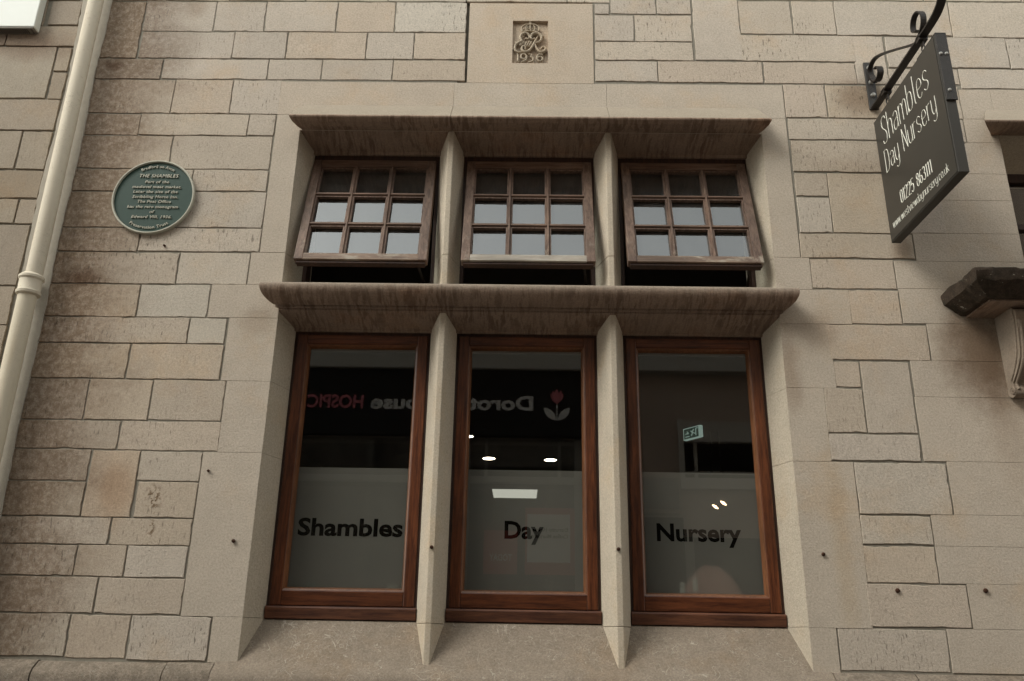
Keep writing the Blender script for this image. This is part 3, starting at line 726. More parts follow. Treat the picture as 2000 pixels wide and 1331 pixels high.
# ---------------- lower fixed windows
def frame_window(x0, x1, z0, z1, text, tx0, tx1, k):
    f_ = MB(); fr = MB()
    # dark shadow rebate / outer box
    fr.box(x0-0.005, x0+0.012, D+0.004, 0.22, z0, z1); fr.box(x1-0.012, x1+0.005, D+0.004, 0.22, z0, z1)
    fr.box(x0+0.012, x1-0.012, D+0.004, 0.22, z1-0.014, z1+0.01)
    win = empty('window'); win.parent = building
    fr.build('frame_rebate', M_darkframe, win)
    a, b = x0+0.012, x1-0.012; t = z1-0.014; bt = z0+0.055
    sw = 0.047
    for (p_, q_) in ((a, a+sw), (b-sw, b)):
        f_ = MB(); f_.box(p_, q_, D-0.002, 0.20, bt, t); f_.build('stile', M_wood, win, bevel=0.004)
    for (p_, q_) in ((t-0.045, t), (bt, bt+0.062)):
        r_ = MB(); r_.box(a+sw, b-sw, D-0.0015, 0.20, p_, q_); r_.build('rail', M_woodx, win, bevel=0.004)
    gx0, gx1, gz0, gz1 = a+sw, b-sw, bt+0.062, t-0.045
    bd = MB(); c = 0.013; y0, y1 = D+0.006, 0.172
    # moulded bead, four mitred prisms
    def prism(p, q, inw):
        P, Q, I = Vector((p[0], 0, p[1])), Vector((q[0], 0, q[1])), Vector((inw[0], 0, inw[1]))
        T = (Q-P).normalized()
        bd.loft([[P+Vector((0, y0, 0)), P+I*c*0.45+T*c*0.45+Vector((0, y0+0.003, 0)), P+I*c+T*c+Vector((0, y1, 0)), P+Vector((0, y1, 0))],
                 [Q+Vector((0, y0, 0)), Q+I*c*0.45-T*c*0.45+Vector((0, y0+0.003, 0)), Q+I*c-T*c+Vector((0, y1, 0)), Q+Vector((0, y1, 0))]])
    prism((gx0, gz0), (gx0, gz1), (1, 0)); prism((gx1, gz0), (gx1, gz1), (-1, 0)); prism((gx0, gz0), (gx1, gz0), (0, 1)); prism((gx0, gz1), (gx1, gz1), (0, -1))
    bd.build('glazing_bead', M_woodlit, win)
    sb = MB()
    sb.extrude_x([(D-0.012, z0+0.002), (D-0.016, z0+0.046), (D-0.010, z0+0.053), (0.21, z0+0.055), (0.21, z0+0.002)], x0+0.001, x1-0.001)
    sb.build('sill_board', M_sillboard, win, bevel=0.002)
    gl = MB(); gl.quad((gx0-0.003, 0.1735, gz0-0.003), (gx1+0.003, 0.1735, gz0-0.003), (gx1+0.003, 0.1735, gz1+0.003), (gx0-0.003, 0.1735, gz1+0.003)); gl.build('pane', M_glass, win, keep=True)
    fm = MB(); fm.quad((gx0, 0.1788, gz0), (gx1, 0.1788, gz0), (gx1, 0.1788, 2.197), (gx0, 0.1788, 2.197)); fm.build('frosted_film', M_film, win)
    tx = MB(); fit_text(tx, text, tx0, tx1, 1.9035, 0.0725, 0.17845, 0.0002, bold=0.030)
    tx.build('lettering', M_black, win)
    return win
ZF0, ZF1 = ZSB+0.001, ZTB-0.008
frame_window(L[0][0], L[0][1], ZF0, ZF1, 'Shambles', -0.967, -0.513, 0)['label'] = 'tall varnished window lettered Shambles'
frame_window(L[1][0], L[1][1], ZF0, ZF1, 'Day', -0.075, 0.094, 1)['label'] = 'tall varnished window lettered Day'
frame_window(L[2][0], L[2][1], ZF0, ZF1, 'Nursery', 0.579, 0.940, 2)['label'] = 'tall varnished window lettered Nursery'

# ---------------- upper top-hung casements
def casement(x0, x1, ybot, lab, oa, ob, br_=None):
    cs = empty('casement'); cs.parent = building
    z1 = ZHB-0.012; z0 = 3.046
    f_ = MB()
    f_.box(x0-0.004, x0+0.018, D+0.004, 0.22, z0, z1); f_.box(x1-0.018, x1+0.004, D+0.004, 0.22, z0, z1)
    f_.box(x0+0.018, x1-0.018, D+0.003, 0.22, z1-0.030, z1+0.006); f_.box(x0+0.018, x1-0.018, D+0.003, 0.22, z0, z0+0.02)
    f_.build('window_frame', M_darkframe, cs, bevel=0.002)
    # sash in local coordinates: u across, w down from hinge, n outwards
    H = Vector((0, D-0.002, z1-0.026)); Ls = 0.641
    zb = math.sqrt(max(Ls**2-(H.y-ybot)**2, 0)); dn = Vector((0, ybot-H.y, -zb)).normalized(); nn = Vector((0, -1, 0)); nn = (nn - dn*nn.dot(dn)).normalized()
    def P(u, w_, n_): return Vector((u, 0, 0)) + H + dn*w_ + nn*n_
    def sbox(mb, u0, u1, w0, w1, n0, n1):
        mb.hexa([P(u0, w1, n1), P(u1, w1, n1), P(u1, w1, n0), P(u0, w1, n0), P(u0, w0, n1), P(u1, w0, n1), P(u1, w0, n0), P(u0, w0, n0)])
    a, b = x0+oa, x1-ob; st = 0.040; n1, n0 = 0.0, -0.042
    for (p_, q_) in ((a, a+st), (b-st, b)):
        q = MB(); sbox(q, p_, q_, 0, Ls, n0, n1); q.build('stile', M_sash, cs, bevel=0.0025)
    q = MB(); sbox(q, a+st, b-st, 0, 0.045, n0, n1-0.0006); q.build('top_rail', M_sashx, cs, bevel=0.0025)
    q = MB(); sbox(q, a+st, b-st, Ls-0.036, Ls, n0, n1-0.0006); q.build('bottom_rail', br_ or M_sashx2, cs, bevel=0.0025)
    q = MB(); sbox(q, a+0.01, b-0.01, Ls, Ls+0.012, n0, n1-0.012); q.build('drip_strip', M_darkframe, cs)
    gx0, gx1, w0, w1 = a+st, b-st, 0.045, Ls-0.036
    q = MB(); bw = 0.0145
    pw = (gx1-gx0-2*bw)/3; ph = (w1-w0-2*bw)/3
    for i in (1, 2):
        q = MB(); u = gx0+i*pw+(i-1)*bw
        # moulded bar: narrow nose with wider back
        q.loft([[P(u+0.004, w_, n1-0.001), P(u+bw-0.004, w_, n1-0.001), P(u+bw, w_, n1-0.012), P(u+bw, w_, n0+0.008), P(u, w_, n0+0.008), P(u, w_, n1-0.012)] for w_ in (w0, w1)])
        q.build('vertical_glazing_bar', M_sash, cs)
    q = MB()
    for i in (1, 2):
        wv = w0+i*ph+(i-1)*bw
        for j in range(3):
            q = MB(); u0 = gx0+j*(pw+bw); u1 = u0+pw
            q.loft([[P(u, wv+0.004, n1-0.0012), P(u, wv+bw-0.004, n1-0.0012), P(u, wv+bw, n1-0.012), P(u, wv+bw, n0+0.008), P(u, wv, n0+0.008), P(u, wv, n1-0.012)] for u in (u0, u1)])
            q.build('horizontal_glazing_bar', M_sashx, cs)
    q = MB(); bdp = 0.007   # glazing moulding along the inner edges of the stiles and rails
    for j in range(3):
        for i in range(3):
            u0 = gx0+j*(pw+bw); u1 = u0+pw; wa = w0+i*(ph+bw); wb = wa+ph
            sbox(q, u0, u0+bdp, wa, wb, -0.028, -0.010); sbox(q, u1-bdp, u1, wa, wb, -0.028, -0.010)
            sbox(q, u0+bdp, u1-bdp, wa, wa+bdp, -0.028, -0.010); sbox(q, u0+bdp, u1-bdp, wb-bdp, wb, -0.028, -0.010)
    q.build('glazing_moulding', M_sash, cs)
    q = MB(); 
    for j in range(3):
        for i in range(3):
            u0 = gx0+j*(pw+bw); wa = w0+i*(ph+bw)
            jj = [random.uniform(-0.0005, 0.0005) for _ in range(4)]; u1 = u0+pw+0.002; u0 -= 0.002; wb = wa+ph+0.002; wa -= 0.002
            q.quad(P(u0, wb, -0.031+jj[0]+jj[2]-jj[1]), P(u1, wb, -0.031+jj[2]), P(u1, wa, -0.031+jj[1]), P(u0, wa, -0.031+jj[0]))
    q.build('pane', M_sashglass, cs, keep=True)
    # stay arm between sash foot and frame
    q = MB(); q.strip([P(b-0.05, Ls-0.02, n0-0.004), Vector((b-0.03, D+0.03, z0+0.03))], (1, 0, 0), 0.012, 0.004)
    q.build('stay', M_iron, cs)
    cs['label'] = lab
casement(L[0][0], L[0][1], -0.028, 'left top-hung casement of nine panes, pushed open', 0.001, 0.017)
casement(L[1][0], L[1][1], -0.030, 'middle top-hung casement of nine panes with bleached bottom rail, pushed open', 0.018, 0.013, M_sashx3)
casement(L[2][0], L[2][1], -0.034, 'right top-hung casement of nine panes, pushed open furthest', 0.014, 0.008)

# ---------------- doorway bay on the right: hood, upper window, canopy, console, door
b2 = MB()
hx = lambda y, z: 2.235 - 0.80*max(0, -y)
b2.extrude_x([(p[0], p[1]+0.004) for p in prof], 0, 0, hx, lambda y, z: 3.33+0.3*max(0, -y))
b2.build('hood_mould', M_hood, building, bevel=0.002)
b2 = MB()
b2.extrude_x([(0.001, 3.816), (D+0.04, 3.70), (0.30, 3.70), (0.30, 3.9), (0.012, 3.9)], 2.25, 3.27)
b2.extrude_z([(2.27, 0.0005), (2.33, D+0.02), (2.33, 0.30), (2.24, 0.30), (2.24, 0.011), (2.27, 0.011)], 0.1, 3.86)
b2.extrude_z([(3.25, 0.0005), (3.19, D+0.02), (3.19, 0.30), (3.28, 0.30), (3.28, 0.011), (3.25, 0.011)], 0.1, 3.86)
b2.build('doorway_reveal', M_reveal, building)
ow = empty('fanlight_window'); ow.parent = building
q = MB(); q.box(2.325, 3.195, D+0.03, 0.22, 3.66, 3.71); q.box(2.325, 2.37, D+0.03, 0.22, 3.0, 3.66); q.box(3.15, 3.195, D+0.03, 0.22, 3.0, 3.66); q.box(2.37, 3.15, D+0.03, 0.22, 3.40, 3.43)
q.build('window_frame', M_darkframe, ow, bevel=0.002)
q = MB(); q.box(2.37, 3.15, 0.19, 0.194, 3.0, 3.66); q.build('pane', M_glass, ow)
cn = MB()
def ring(x0, p, z, xe=3.6, j=0.0):
    c = p*0.55
    return [Vector((x0, 0.01, z)), Vector((x0+j, -p, z)), Vector((xe, -p, z)), Vector((xe, 0.01, z))]
# slab: perpendicular end, undercut below
prf = [(1.867, 0.300, 2.983), (1.864, 0.303, 2.970), (1.872, 0.292, 2.93), (1.905, 0.255, 2.905), (1.935, 0.225, 2.880)]
def jr(): return random.gauss(0, 0.0020)
N_e, N_f = 16, 70
rings = []
for (x0, p, z) in prf:
    r = [Vector((x0+jr(), 0.012-(0.012+p)*i/N_e, z+jr())) for i in range(N_e)] + [Vector((x0+(3.55-x0)*i/N_f, -p+jr(), z+jr())) for i in range(N_f)] + [Vector((3.55, -p, z)), Vector((3.55, 0.012, z))]
    rings.append(r)
cn.loft(rings[::-1])
cano = cn.build('door_canopy', M_moss, building, smooth=True)
cano['label'] = 'mossy blackened stone canopy slab above the door'
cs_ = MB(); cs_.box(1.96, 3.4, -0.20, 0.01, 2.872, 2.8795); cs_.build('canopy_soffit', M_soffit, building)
co = MB()
# console: S-shaped side profile (y,z) extruded across x
outer = chaikin([(a_*0.88, b_ if b_ > 2.7 else 2.7-(2.7-b_)*0.86) for a_, b_ in [(0.0, 2.872), (-0.175, 2.872), (-0.178, 2.80), (-0.165, 2.72), (-0.150, 2.64), (-0.095, 2.575), (-0.062, 2.545), (-0.050, 2.53), (-0.065, 2.50), (-0.060, 2.475), (-0.03, 2.465), (0.0, 2.48)]], 2)
co.loft([[(2.085, y, z) for y, z in outer], [(2.225, y, z) for y, z in outer]])
inn = chaikin([(a_*0.88, b_ if b_ > 2.7 else 2.7-(2.7-b_)*0.86) for a_, b_ in [(-0.155, 2.865), (-0.158, 2.79), (-0.143, 2.72), (-0.126, 2.65), (-0.08, 2.585), (-0.045, 2.55)]], 2)
for y_off, r in ((0.0, 0.004),):
    co.tube([(2.083, y, z) for y, z in inn], r, 6)
co.tube([(2.083, -0.040+0.018*math.cos(a*0.5)*(1-a/26), 2.525+0.018*math.sin(a*0.5)*(1-a/26)) for a in range(0, 22)], 0.0045, 6)
co.tube([(2.083+0.01, -0.135+0.03*math.cos(a*0.5)*(1-a/26), 2.79+0.03*math.sin(a*0.5)*(1-a/26)) for a in range(0, 22)], 0.006, 6)
for i in range(14):
    a = i*0.9; co.lathe([(0.0001, -0.012), (0.012, -0.008), (0.016, 0), (0.012, 0.012)], (2.175+0.022*math.cos(a), -0.185, 2.79+0.035*math.sin(a*1.3)), 'y', 8)
for i in range(7):
    u_ = i/6; zz_ = 2.60+0.14*u_; co.lathe([(0.0001, -0.006), (0.010+0.006*math.sin(math.pi*u_), -0.003), (0.014, 0.012)], (2.155+0.03*math.sin(i*1.7), -0.088-0.045*u_, zz_), 'y', 8)
for xx_ in (2.098, 2.212):
    co.tube([(xx_, y_*0.88-0.002, (z_ if z_ > 2.7 else 2.7-(2.7-z_)*0.86)) for y_, z_ in chaikin([(-0.178, 2.80), (-0.165, 2.72), (-0.150, 2.64), (-0.095, 2.575), (-0.062, 2.545), (-0.050, 2.53), (-0.065, 2.50)], 2)], 0.006, 8)
co.build('console_bracket', M_console, building, smooth=True)['label'] = 'S-scroll stone console with leaf knot under the mossy canopy'
q = MB(); q.box(2.225, 3.3, -0.03, 0.01, 2.44, 2.50); q.box(2.225, 3.3, -0.05, 0.01, 2.50, 2.52); q.build('door_lintel_moulding', M_reveal, building, bevel=0.004)
dr = empty('door'); dr.parent = building
q = MB(); q.box(2.33, 3.19, 0.17, 0.21, 0.12, 2.98)
for (a, b, c, d) in ((2.42, 2.72, 0.35, 1.1), (2.80, 3.10, 0.35, 1.1), (2.42, 2.72, 1.3, 2.35), (2.80, 3.10, 1.3, 2.35)): q.box(a, b, 0.162, 0.17, c, d)
q.build('door_leaf', M_darkframe, dr, bevel=0.003)
q = MB(); q.lathe([(0.0001, -0.05), (0.022, -0.045), (0.025, -0.03), (0.01, -0.01), (0.01, 0.0)], (2.40, 0.165, 1.15), 'y', 16); q.build('handle', M_bolt, dr, smooth=True)
# blank upper wall windows are out of the picture; roof edge
q = MB(); q.box(XS_R, 4.6, -0.25, 0.3, 7.6, 7.75); q.build('parapet', M_reveal, building, bevel=0.01)

# ---------------- neighbouring building + render chase + pipe
n_ = MB()
for a in [(97, 158, 2, 49.8), (-40, 95, -40, 50), (-40, 13.5, 50.5, 89), (14, 150, 51, 91), (-40, 100, 90.5, 192, 'white'), (108, 136, 92.5, 139.5), (96.5, 126, 141, 194.5),
          (-40, 112, 194, 254.5), (-40, 35, 255, 330, 'pale'), (37, 95, 257, 331.5, 'pale'), (-40, 80, 332.5, 387.5, 'dark'), (-40, 31, 388, 436.5, 'pale'), (32, 69, 389, 437.5), (-40, 46, 438.5, 557.5),
          (-40, 22, 559, 634.5), (-40, 4, 635, 730), (97, 160, -45, 1.5), (-40, -8, 731, 860, 'brown')]:
    pxstone(n_, a[0], a[1], a[2], a[3], a[4] if len(a) > 4 else None, XL=-3.1 if a[0] < -5 else None)
fill(n_, -6.2, XS_L-0.02, ZTOP+0.03, 8.2); fill(n_, -6.2, -3.1, 0.05, ZTOP+0.03); fill(n_, -3.1, XS_L-0.02, 0.05, 1.9)
n_.build('wall', M_neigh, neighbour, attr=True)
q = MB(); q.box(-6.2, XS_L+0.01, 0.0085, 0.3, 0.0, 8.2); q.build('mortar_bed', M_mortar, neighbour)
# cement render fillet beside the pipe, with a ragged edge
q = MB(); pts = []
zz = 0.05; left = []; right = []
while zz < 7.7:
    left.append((XS_L-0.004+random.uniform(-0.004, 0.003)+0.006*math.sin(zz*5.1), zz)); right.append((XS_R+0.006+random.uniform(-0.002, 0.003)+0.004*math.sin(zz*7.3), zz)); zz += 0.035
for k in range(len(left)-1):
    (a, z0), (b, z1), (c, _), (d, _) = left[k], left[k+1], right[k], right[k+1]
    q.quad((a, -0.005, z0), (c, -0.005, z0), (d, -0.005, z1), (b, -0.005, z1))
    q.quad((a, -0.005, z0), (b, -0.005, z1), (b-0.002, 0.02, z1), (a-0.002, 0.02, z0)); q.quad((c, -0.005, z0), (c+0.002, 0.02, z0), (d+0.002, 0.02, z1), (d, -0.005, z1))
q.build('render_fillet', M_render, building)

pipe = tag(empty('down_pipe', (-2.205, -0.06, 0)), 'cream painted down pipe with a collar joint, between the two stone walls', 'pipe')
def pobj(mb, name, mat, parent, **k):
    o = mb.build(name, mat, parent, **k); o.matrix_parent_inverse = Matrix.Translation(-Vector(parent.location)); return o
zj = atY(64, 550, -0.10).z
xt = atY(192.8, 0, -0.065).x; zt0 = atY(192.8, 0, -0.065).z; xb_ = atY(66, 530, -0.065).x; zb0 = atY(66, 530, -0.065).z
sx = (xt-xb_)/(zt0-zb0)
def pxx(z): return xb_ + sx*(z-zb0)
q = MB(); q.lathe([(0.0001, 0), (0.036, 0), (0.036, 7.7-zj), (0.0001, 7.7-zj)], (pxx(3.6), -0.068, zj), 'z', 28); pobj(q, 'upper_pipe', M_cream, pipe, smooth=True)
q = MB(); q.lathe([(0.0001, 0), (0.039, 0), (0.039, zj-0.1), (0.0001, zj-0.1)], (pxx(2.9), -0.068, 0.1), 'z', 28); pobj(q, 'lower_pipe', M_cream2, pipe, smooth=True)
q = MB(); q.lathe([(0.039, -0.072), (0.050, -0.066), (0.052, -0.055), (0.046, -0.046), (0.047, 0.0), (0.053, 0.008), (0.053, 0.018), (0.046, 0.026), (0.040, 0.03), (0.036, 0.034)], (pxx(3.0), -0.068, zj+0.015), 'z', 32)
pobj(q, 'collar', M_cream, pipe, smooth=True)

box = tag(empty('alarm_box', (-2.75, 0, 4.4)), 'white plastic box with a louvred underside, high on the left stone wall', 'wall box')
q = MB(); p0 = atY(76.6, 67.6, 0.0); pf = 0.052
q.box(-3.25, p0.x, -pf, -0.003, p0.z+0.006, 5.0); pobj(q, 'casing', M_white, box, bevel=0.004)
q = MB(); q.box(-3.24, p0.x-0.006, -pf+0.004, -0.004, p0.z-0.001, p0.z+0.006); pobj(q, 'vent_base', plain('box_base', (0.20, 0.18, 0.15), 0.6), box)
q = MB()
for i in range(30):
    x = p0.x-0.045-i*0.0105; q.box(x, x+0.005, -pf+0.010, -0.010, p0.z-0.0045, p0.z-0.001)
q.box(p0.x-0.022, p0.x-0.018, -pf+0.008, -0.008, p0.z-0.004, p0.z-0.001)
pobj(q, 'louvre', M_louvre, box)

# ---------------- plaque
pc = Vector((-1.755, -0.004, 3.4305)); R_ = 0.1945
pq = tag(empty('plaque', pc), 'round dark green plaque with raised cream lettering and rim, on the left wall', 'plaque')
def pp(mb, name, mat, **k): return pobj(mb, name, mat, pq, **k)
q = MB(); q.lathe([(0.0001, 0.0), (R_-0.006, 0.0), (R_-0.006, -0.008), (0.0001, -0.0085)], pc, 'y', 96); pp(q, 'disc', M_green, smooth=True)
q = MB(); q.lathe([(R_-0.002, 0.004), (R_, -0.004), (R_, -0.014), (R_-0.003, -0.0185), (R_-0.0075, -0.0185), (R_-0.0100, -0.014), (R_-0.0100, -0.006)], pc, 'y', 96)
pp(q, 'rim', M_rim, smooth=True)
q = MB()
def px_pl(x, y): return atY(210+x/7.395, 300+y/7.395, -0.013)
lines = [('THE SHAMBLES', 455, 1028, 352, 0.0155), ('Part of the', 545, 895, 434, 0.0125), ('medieval meat market.', 360, 1072, 506, 0.0125), ('Later the site of the', 372, 1020, 576, 0.0125),
         ('Scribbling Horse Inn.', 358, 1022, 650, 0.0125), ('The Post Office', 425, 918, 718, 0.0125), ('has the rare monogram', 285, 1022, 793, 0.0125), ('of', 605, 672, 865, 0.0125), ('Edward VIII, 1936.', 343, 930, 938, 0.0125)]
for t, a, b, y, c in lines:
    A, B_ = px_pl(a, y), px_pl(b, y)
    fit_text(q, t, A.x, B_.x-c*0.18, (A.z+B_.z)/2, c*1.12, -0.0145, 0.0022, bold=0.006, shear=0.20, space=1.1)
def arc_text(t, rad, a_mid, span, cap, top):
    def fn(p):
        u = p[0]; h = p[2]
        if top: ang = math.radians(a_mid) - (u-0.5)*span; rr = rad+h
        else: ang = math.radians(a_mid) + (u-0.5)*span; rr = rad-h
        return (pc.x+rr*math.cos(ang), p[1], pc.z+rr*math.sin(ang))
    fit_text(q, t, 0, 1, 0, cap, -0.0145, 0.0022, bold=0.006, space=1.1, fn=fn)
arc_text('Bradford on Avon', 0.155, 90, math.radians(58), 0.0145, True)
arc_text('Preservation Trust', 0.168, 270, math.radians(66), 0.0145, False)
pp(q, 'lettering', M_rim)
q = MB()
for a in (0,): 
    c = atY(321, 480, -0.006); q.lathe([(0.0001, -0.008), (0.0045, -0.006), (0.005, 0.006), (0.0001, 0.006)], c, 'y', 10)
sc_ = q.build('screw', M_rust, None); tag(sc_, 'small rusty screw in the stone just below the green plaque', 'screw')

# ---------------- rusty fixings in the wall
spots = [(456, 1057, 'rusty screw in the stone left of the Shambles window'), (843, 1069, 'rusty screw in the mullion between the Shambles and Day windows'), (1208, 1073, 'rusty screw in the mullion between the Day and Nursery windows'),
         (1608, 1083, 'rusty screw in the smooth stone right of the Nursery window'), (1753, 1154, 'rusty screw in the rough block low on the right, left one of the pair'), (1925, 1154, 'rusty screw in the smooth stone at the far lower right'),
         (407, 920, 'small screw high on the smooth stone left of the Shambles window')]
proto = None
for i, (x, y, lab) in enumerate(spots):
    P_ = atY(x, y, -0.004)
    if proto is None:
        q = MB(); q.lathe([(0.0001, -0.008), (0.005, -0.0075), (0.0078, -0.004), (0.0082, 0.0), (0.0055, 0.008)], (0, 0, 0), 'y', 14); q.box(-0.006, 0.006, -0.0095, -0.007, -0.001, 0.001)
        o = q.build('screw', M_rust, None, smooth=True); proto = o
    else:
        o = proto.copy(); COL.objects.link(o)
    o.location = P_; k = 1.15 if i in (4, 5) else (0.7 if i == 6 else 0.95)
    o.scale = (k, 1, k)
    tag(o, lab, 'screw', 'rusty screws in the stone')

# ---------------- iron bracket and hanging sign
XB = 1.69
br = tag(empty('sign_bracket', (1.695, 0, 4.0)), 'black wrought iron scroll bracket bolted to the wall above the hanging sign', 'bracket')
def bp(mb, name, mat, **k): return pobj(mb, name, mat, br, **k)
q = MB(); q.box(1.667, 1.712, -0.012, -0.002, 3.952, 4.225); bp(q, 'wall_plate', M_irongreen, bevel=0.002)
for zz_ in (4.190, 4.105, 4.030):
    q = MB(); q.lathe([(0.0001, -0.014), (0.009, -0.012), (0.012, -0.004), (0.012, 0.0)], (1.690, -0.012, zz_), 'y', 12); bp(q, 'bolt', M_bolt, smooth=True)
bar = [(XB, -0.012, 3.958)] + [(XB, -0.60*i/12, 3.958) for i in range(1, 12)]
bar += chaikin([(XB, -0.585, 3.958), (XB, -0.66, 3.962), (XB, -0.71, 3.985), (XB, -0.76, 4.05), (XB, -0.775, 4.13), (XB, -0.74, 4.18), (XB, -0.69, 4.16), (XB, -0.69, 4.11)], 2)
q = MB(); q.strip(bar, (1, 0, 0), 0.036, 0.009); bp(q, 'bar', M_iron, bevel=0.001)
st = chaikin([(XB, -0.028, 4.135), (XB, -0.055, 4.075), (XB, -0.098, 4.060), (XB, -0.128, 4.085), (XB, -0.115, 4.125), (XB, -0.085, 4.130)], 2)
q = MB(); q.strip(st, (1, 0, 0), 0.030, 0.006)
st = chaikin([(XB, -0.055, 4.075), (XB, -0.020, 4.120), (XB, -0.012, 4.170), (XB, -0.045, 4.192), (XB, -0.11, 4.186), (XB, -0.27, 4.092), (XB, -0.43, 3.990), (XB, -0.47, 3.968)], 2)
q.strip(st, (1, 0, 0), 0.022, 0.006)
bp(q, 'stay_scroll', M_iron)
rg = chaikin([(XB, -0.49, 3.968), (XB, -0.545, 3.99), (XB, -0.565, 4.04), (XB, -0.535, 4.088), (XB, -0.49, 4.095), (XB, -0.463, 4.06), (XB, -0.47, 4.022), (XB, -0.50, 4.012)], 2)
q = MB(); q.strip(rg, (1, 0, 0), 0.024, 0.006); bp(q, 'top_scroll', M_iron)
for yy in (-0.145, -0.515):
    q = MB(); q.box(1.672, 1.710, yy-0.016, yy+0.016, 3.940, 3.968); q.box(1.688, 1.694, yy-0.012, yy+0.012, 3.915, 3.940)
    bp(q, 'hanger_clip', M_iron, bevel=0.001)

bd0 = Vector((1.688, -0.34, 3.54))
sg = tag(empty('hanging_sign', bd0), 'dark hanging sign reading Shambles Day Nursery in thin cream letters, under the iron bracket', 'sign')
def sp_(mb, name, mat, **k): return pobj(mb, name, mat, sg, **k)
Y0, Y1, SZ0, SZ1, SX0, SX1 = -0.030, -0.652, 3.221, 3.862, 1.666, 1.708
q = MB(); q.box(SX0, SX1, Y1, Y0, SZ0, SZ1); sp_(q, 'board', M_boardedge, bevel=0.002)
q = MB(); q.box(SX0-0.0025, SX0-0.0002, Y1+0.006, Y0-0.006, SZ0+0.006, SZ1-0.006); sp_(q, 'face_panel', M_board)
q = MB(); q.box(SX0+0.001, SX1+0.004, Y1-0.008, Y1-0.0006, 3.545, SZ1+0.006); q.box(SX0+0.001, SX1+0.004, Y1-0.008, Y1+0.16, SZ1+0.0006, SZ1+0.007); sp_(q, 'edge_plate', M_irongreen, bevel=0.0015)
for (x, z) in ((1.676, 3.765), (1.699, 3.765), (1.684, 3.590)):
    q = MB(); q.lathe([(0.0001, -0.006), (0.005, -0.005), (0.0075, -0.001), (0.0075, 0.001)], (x, Y1-0.008, z), 'y', 12); sp_(q, 'rivet', M_bolt, smooth=True)
for yy in (-0.145, -0.515):
    q = MB(); q.tube([(1.691, yy+0.013*math.cos(a), 3.905+0.017*math.sin(a)) for a in [i*2*math.pi/12 for i in range(12)]], 0.003, 6, closed=True)
    q.tube([(1.691, yy, 3.862), (1.691, yy, 3.892)], 0.005, 8); sp_(q, 'hanging_ring', M_iron, smooth=True)

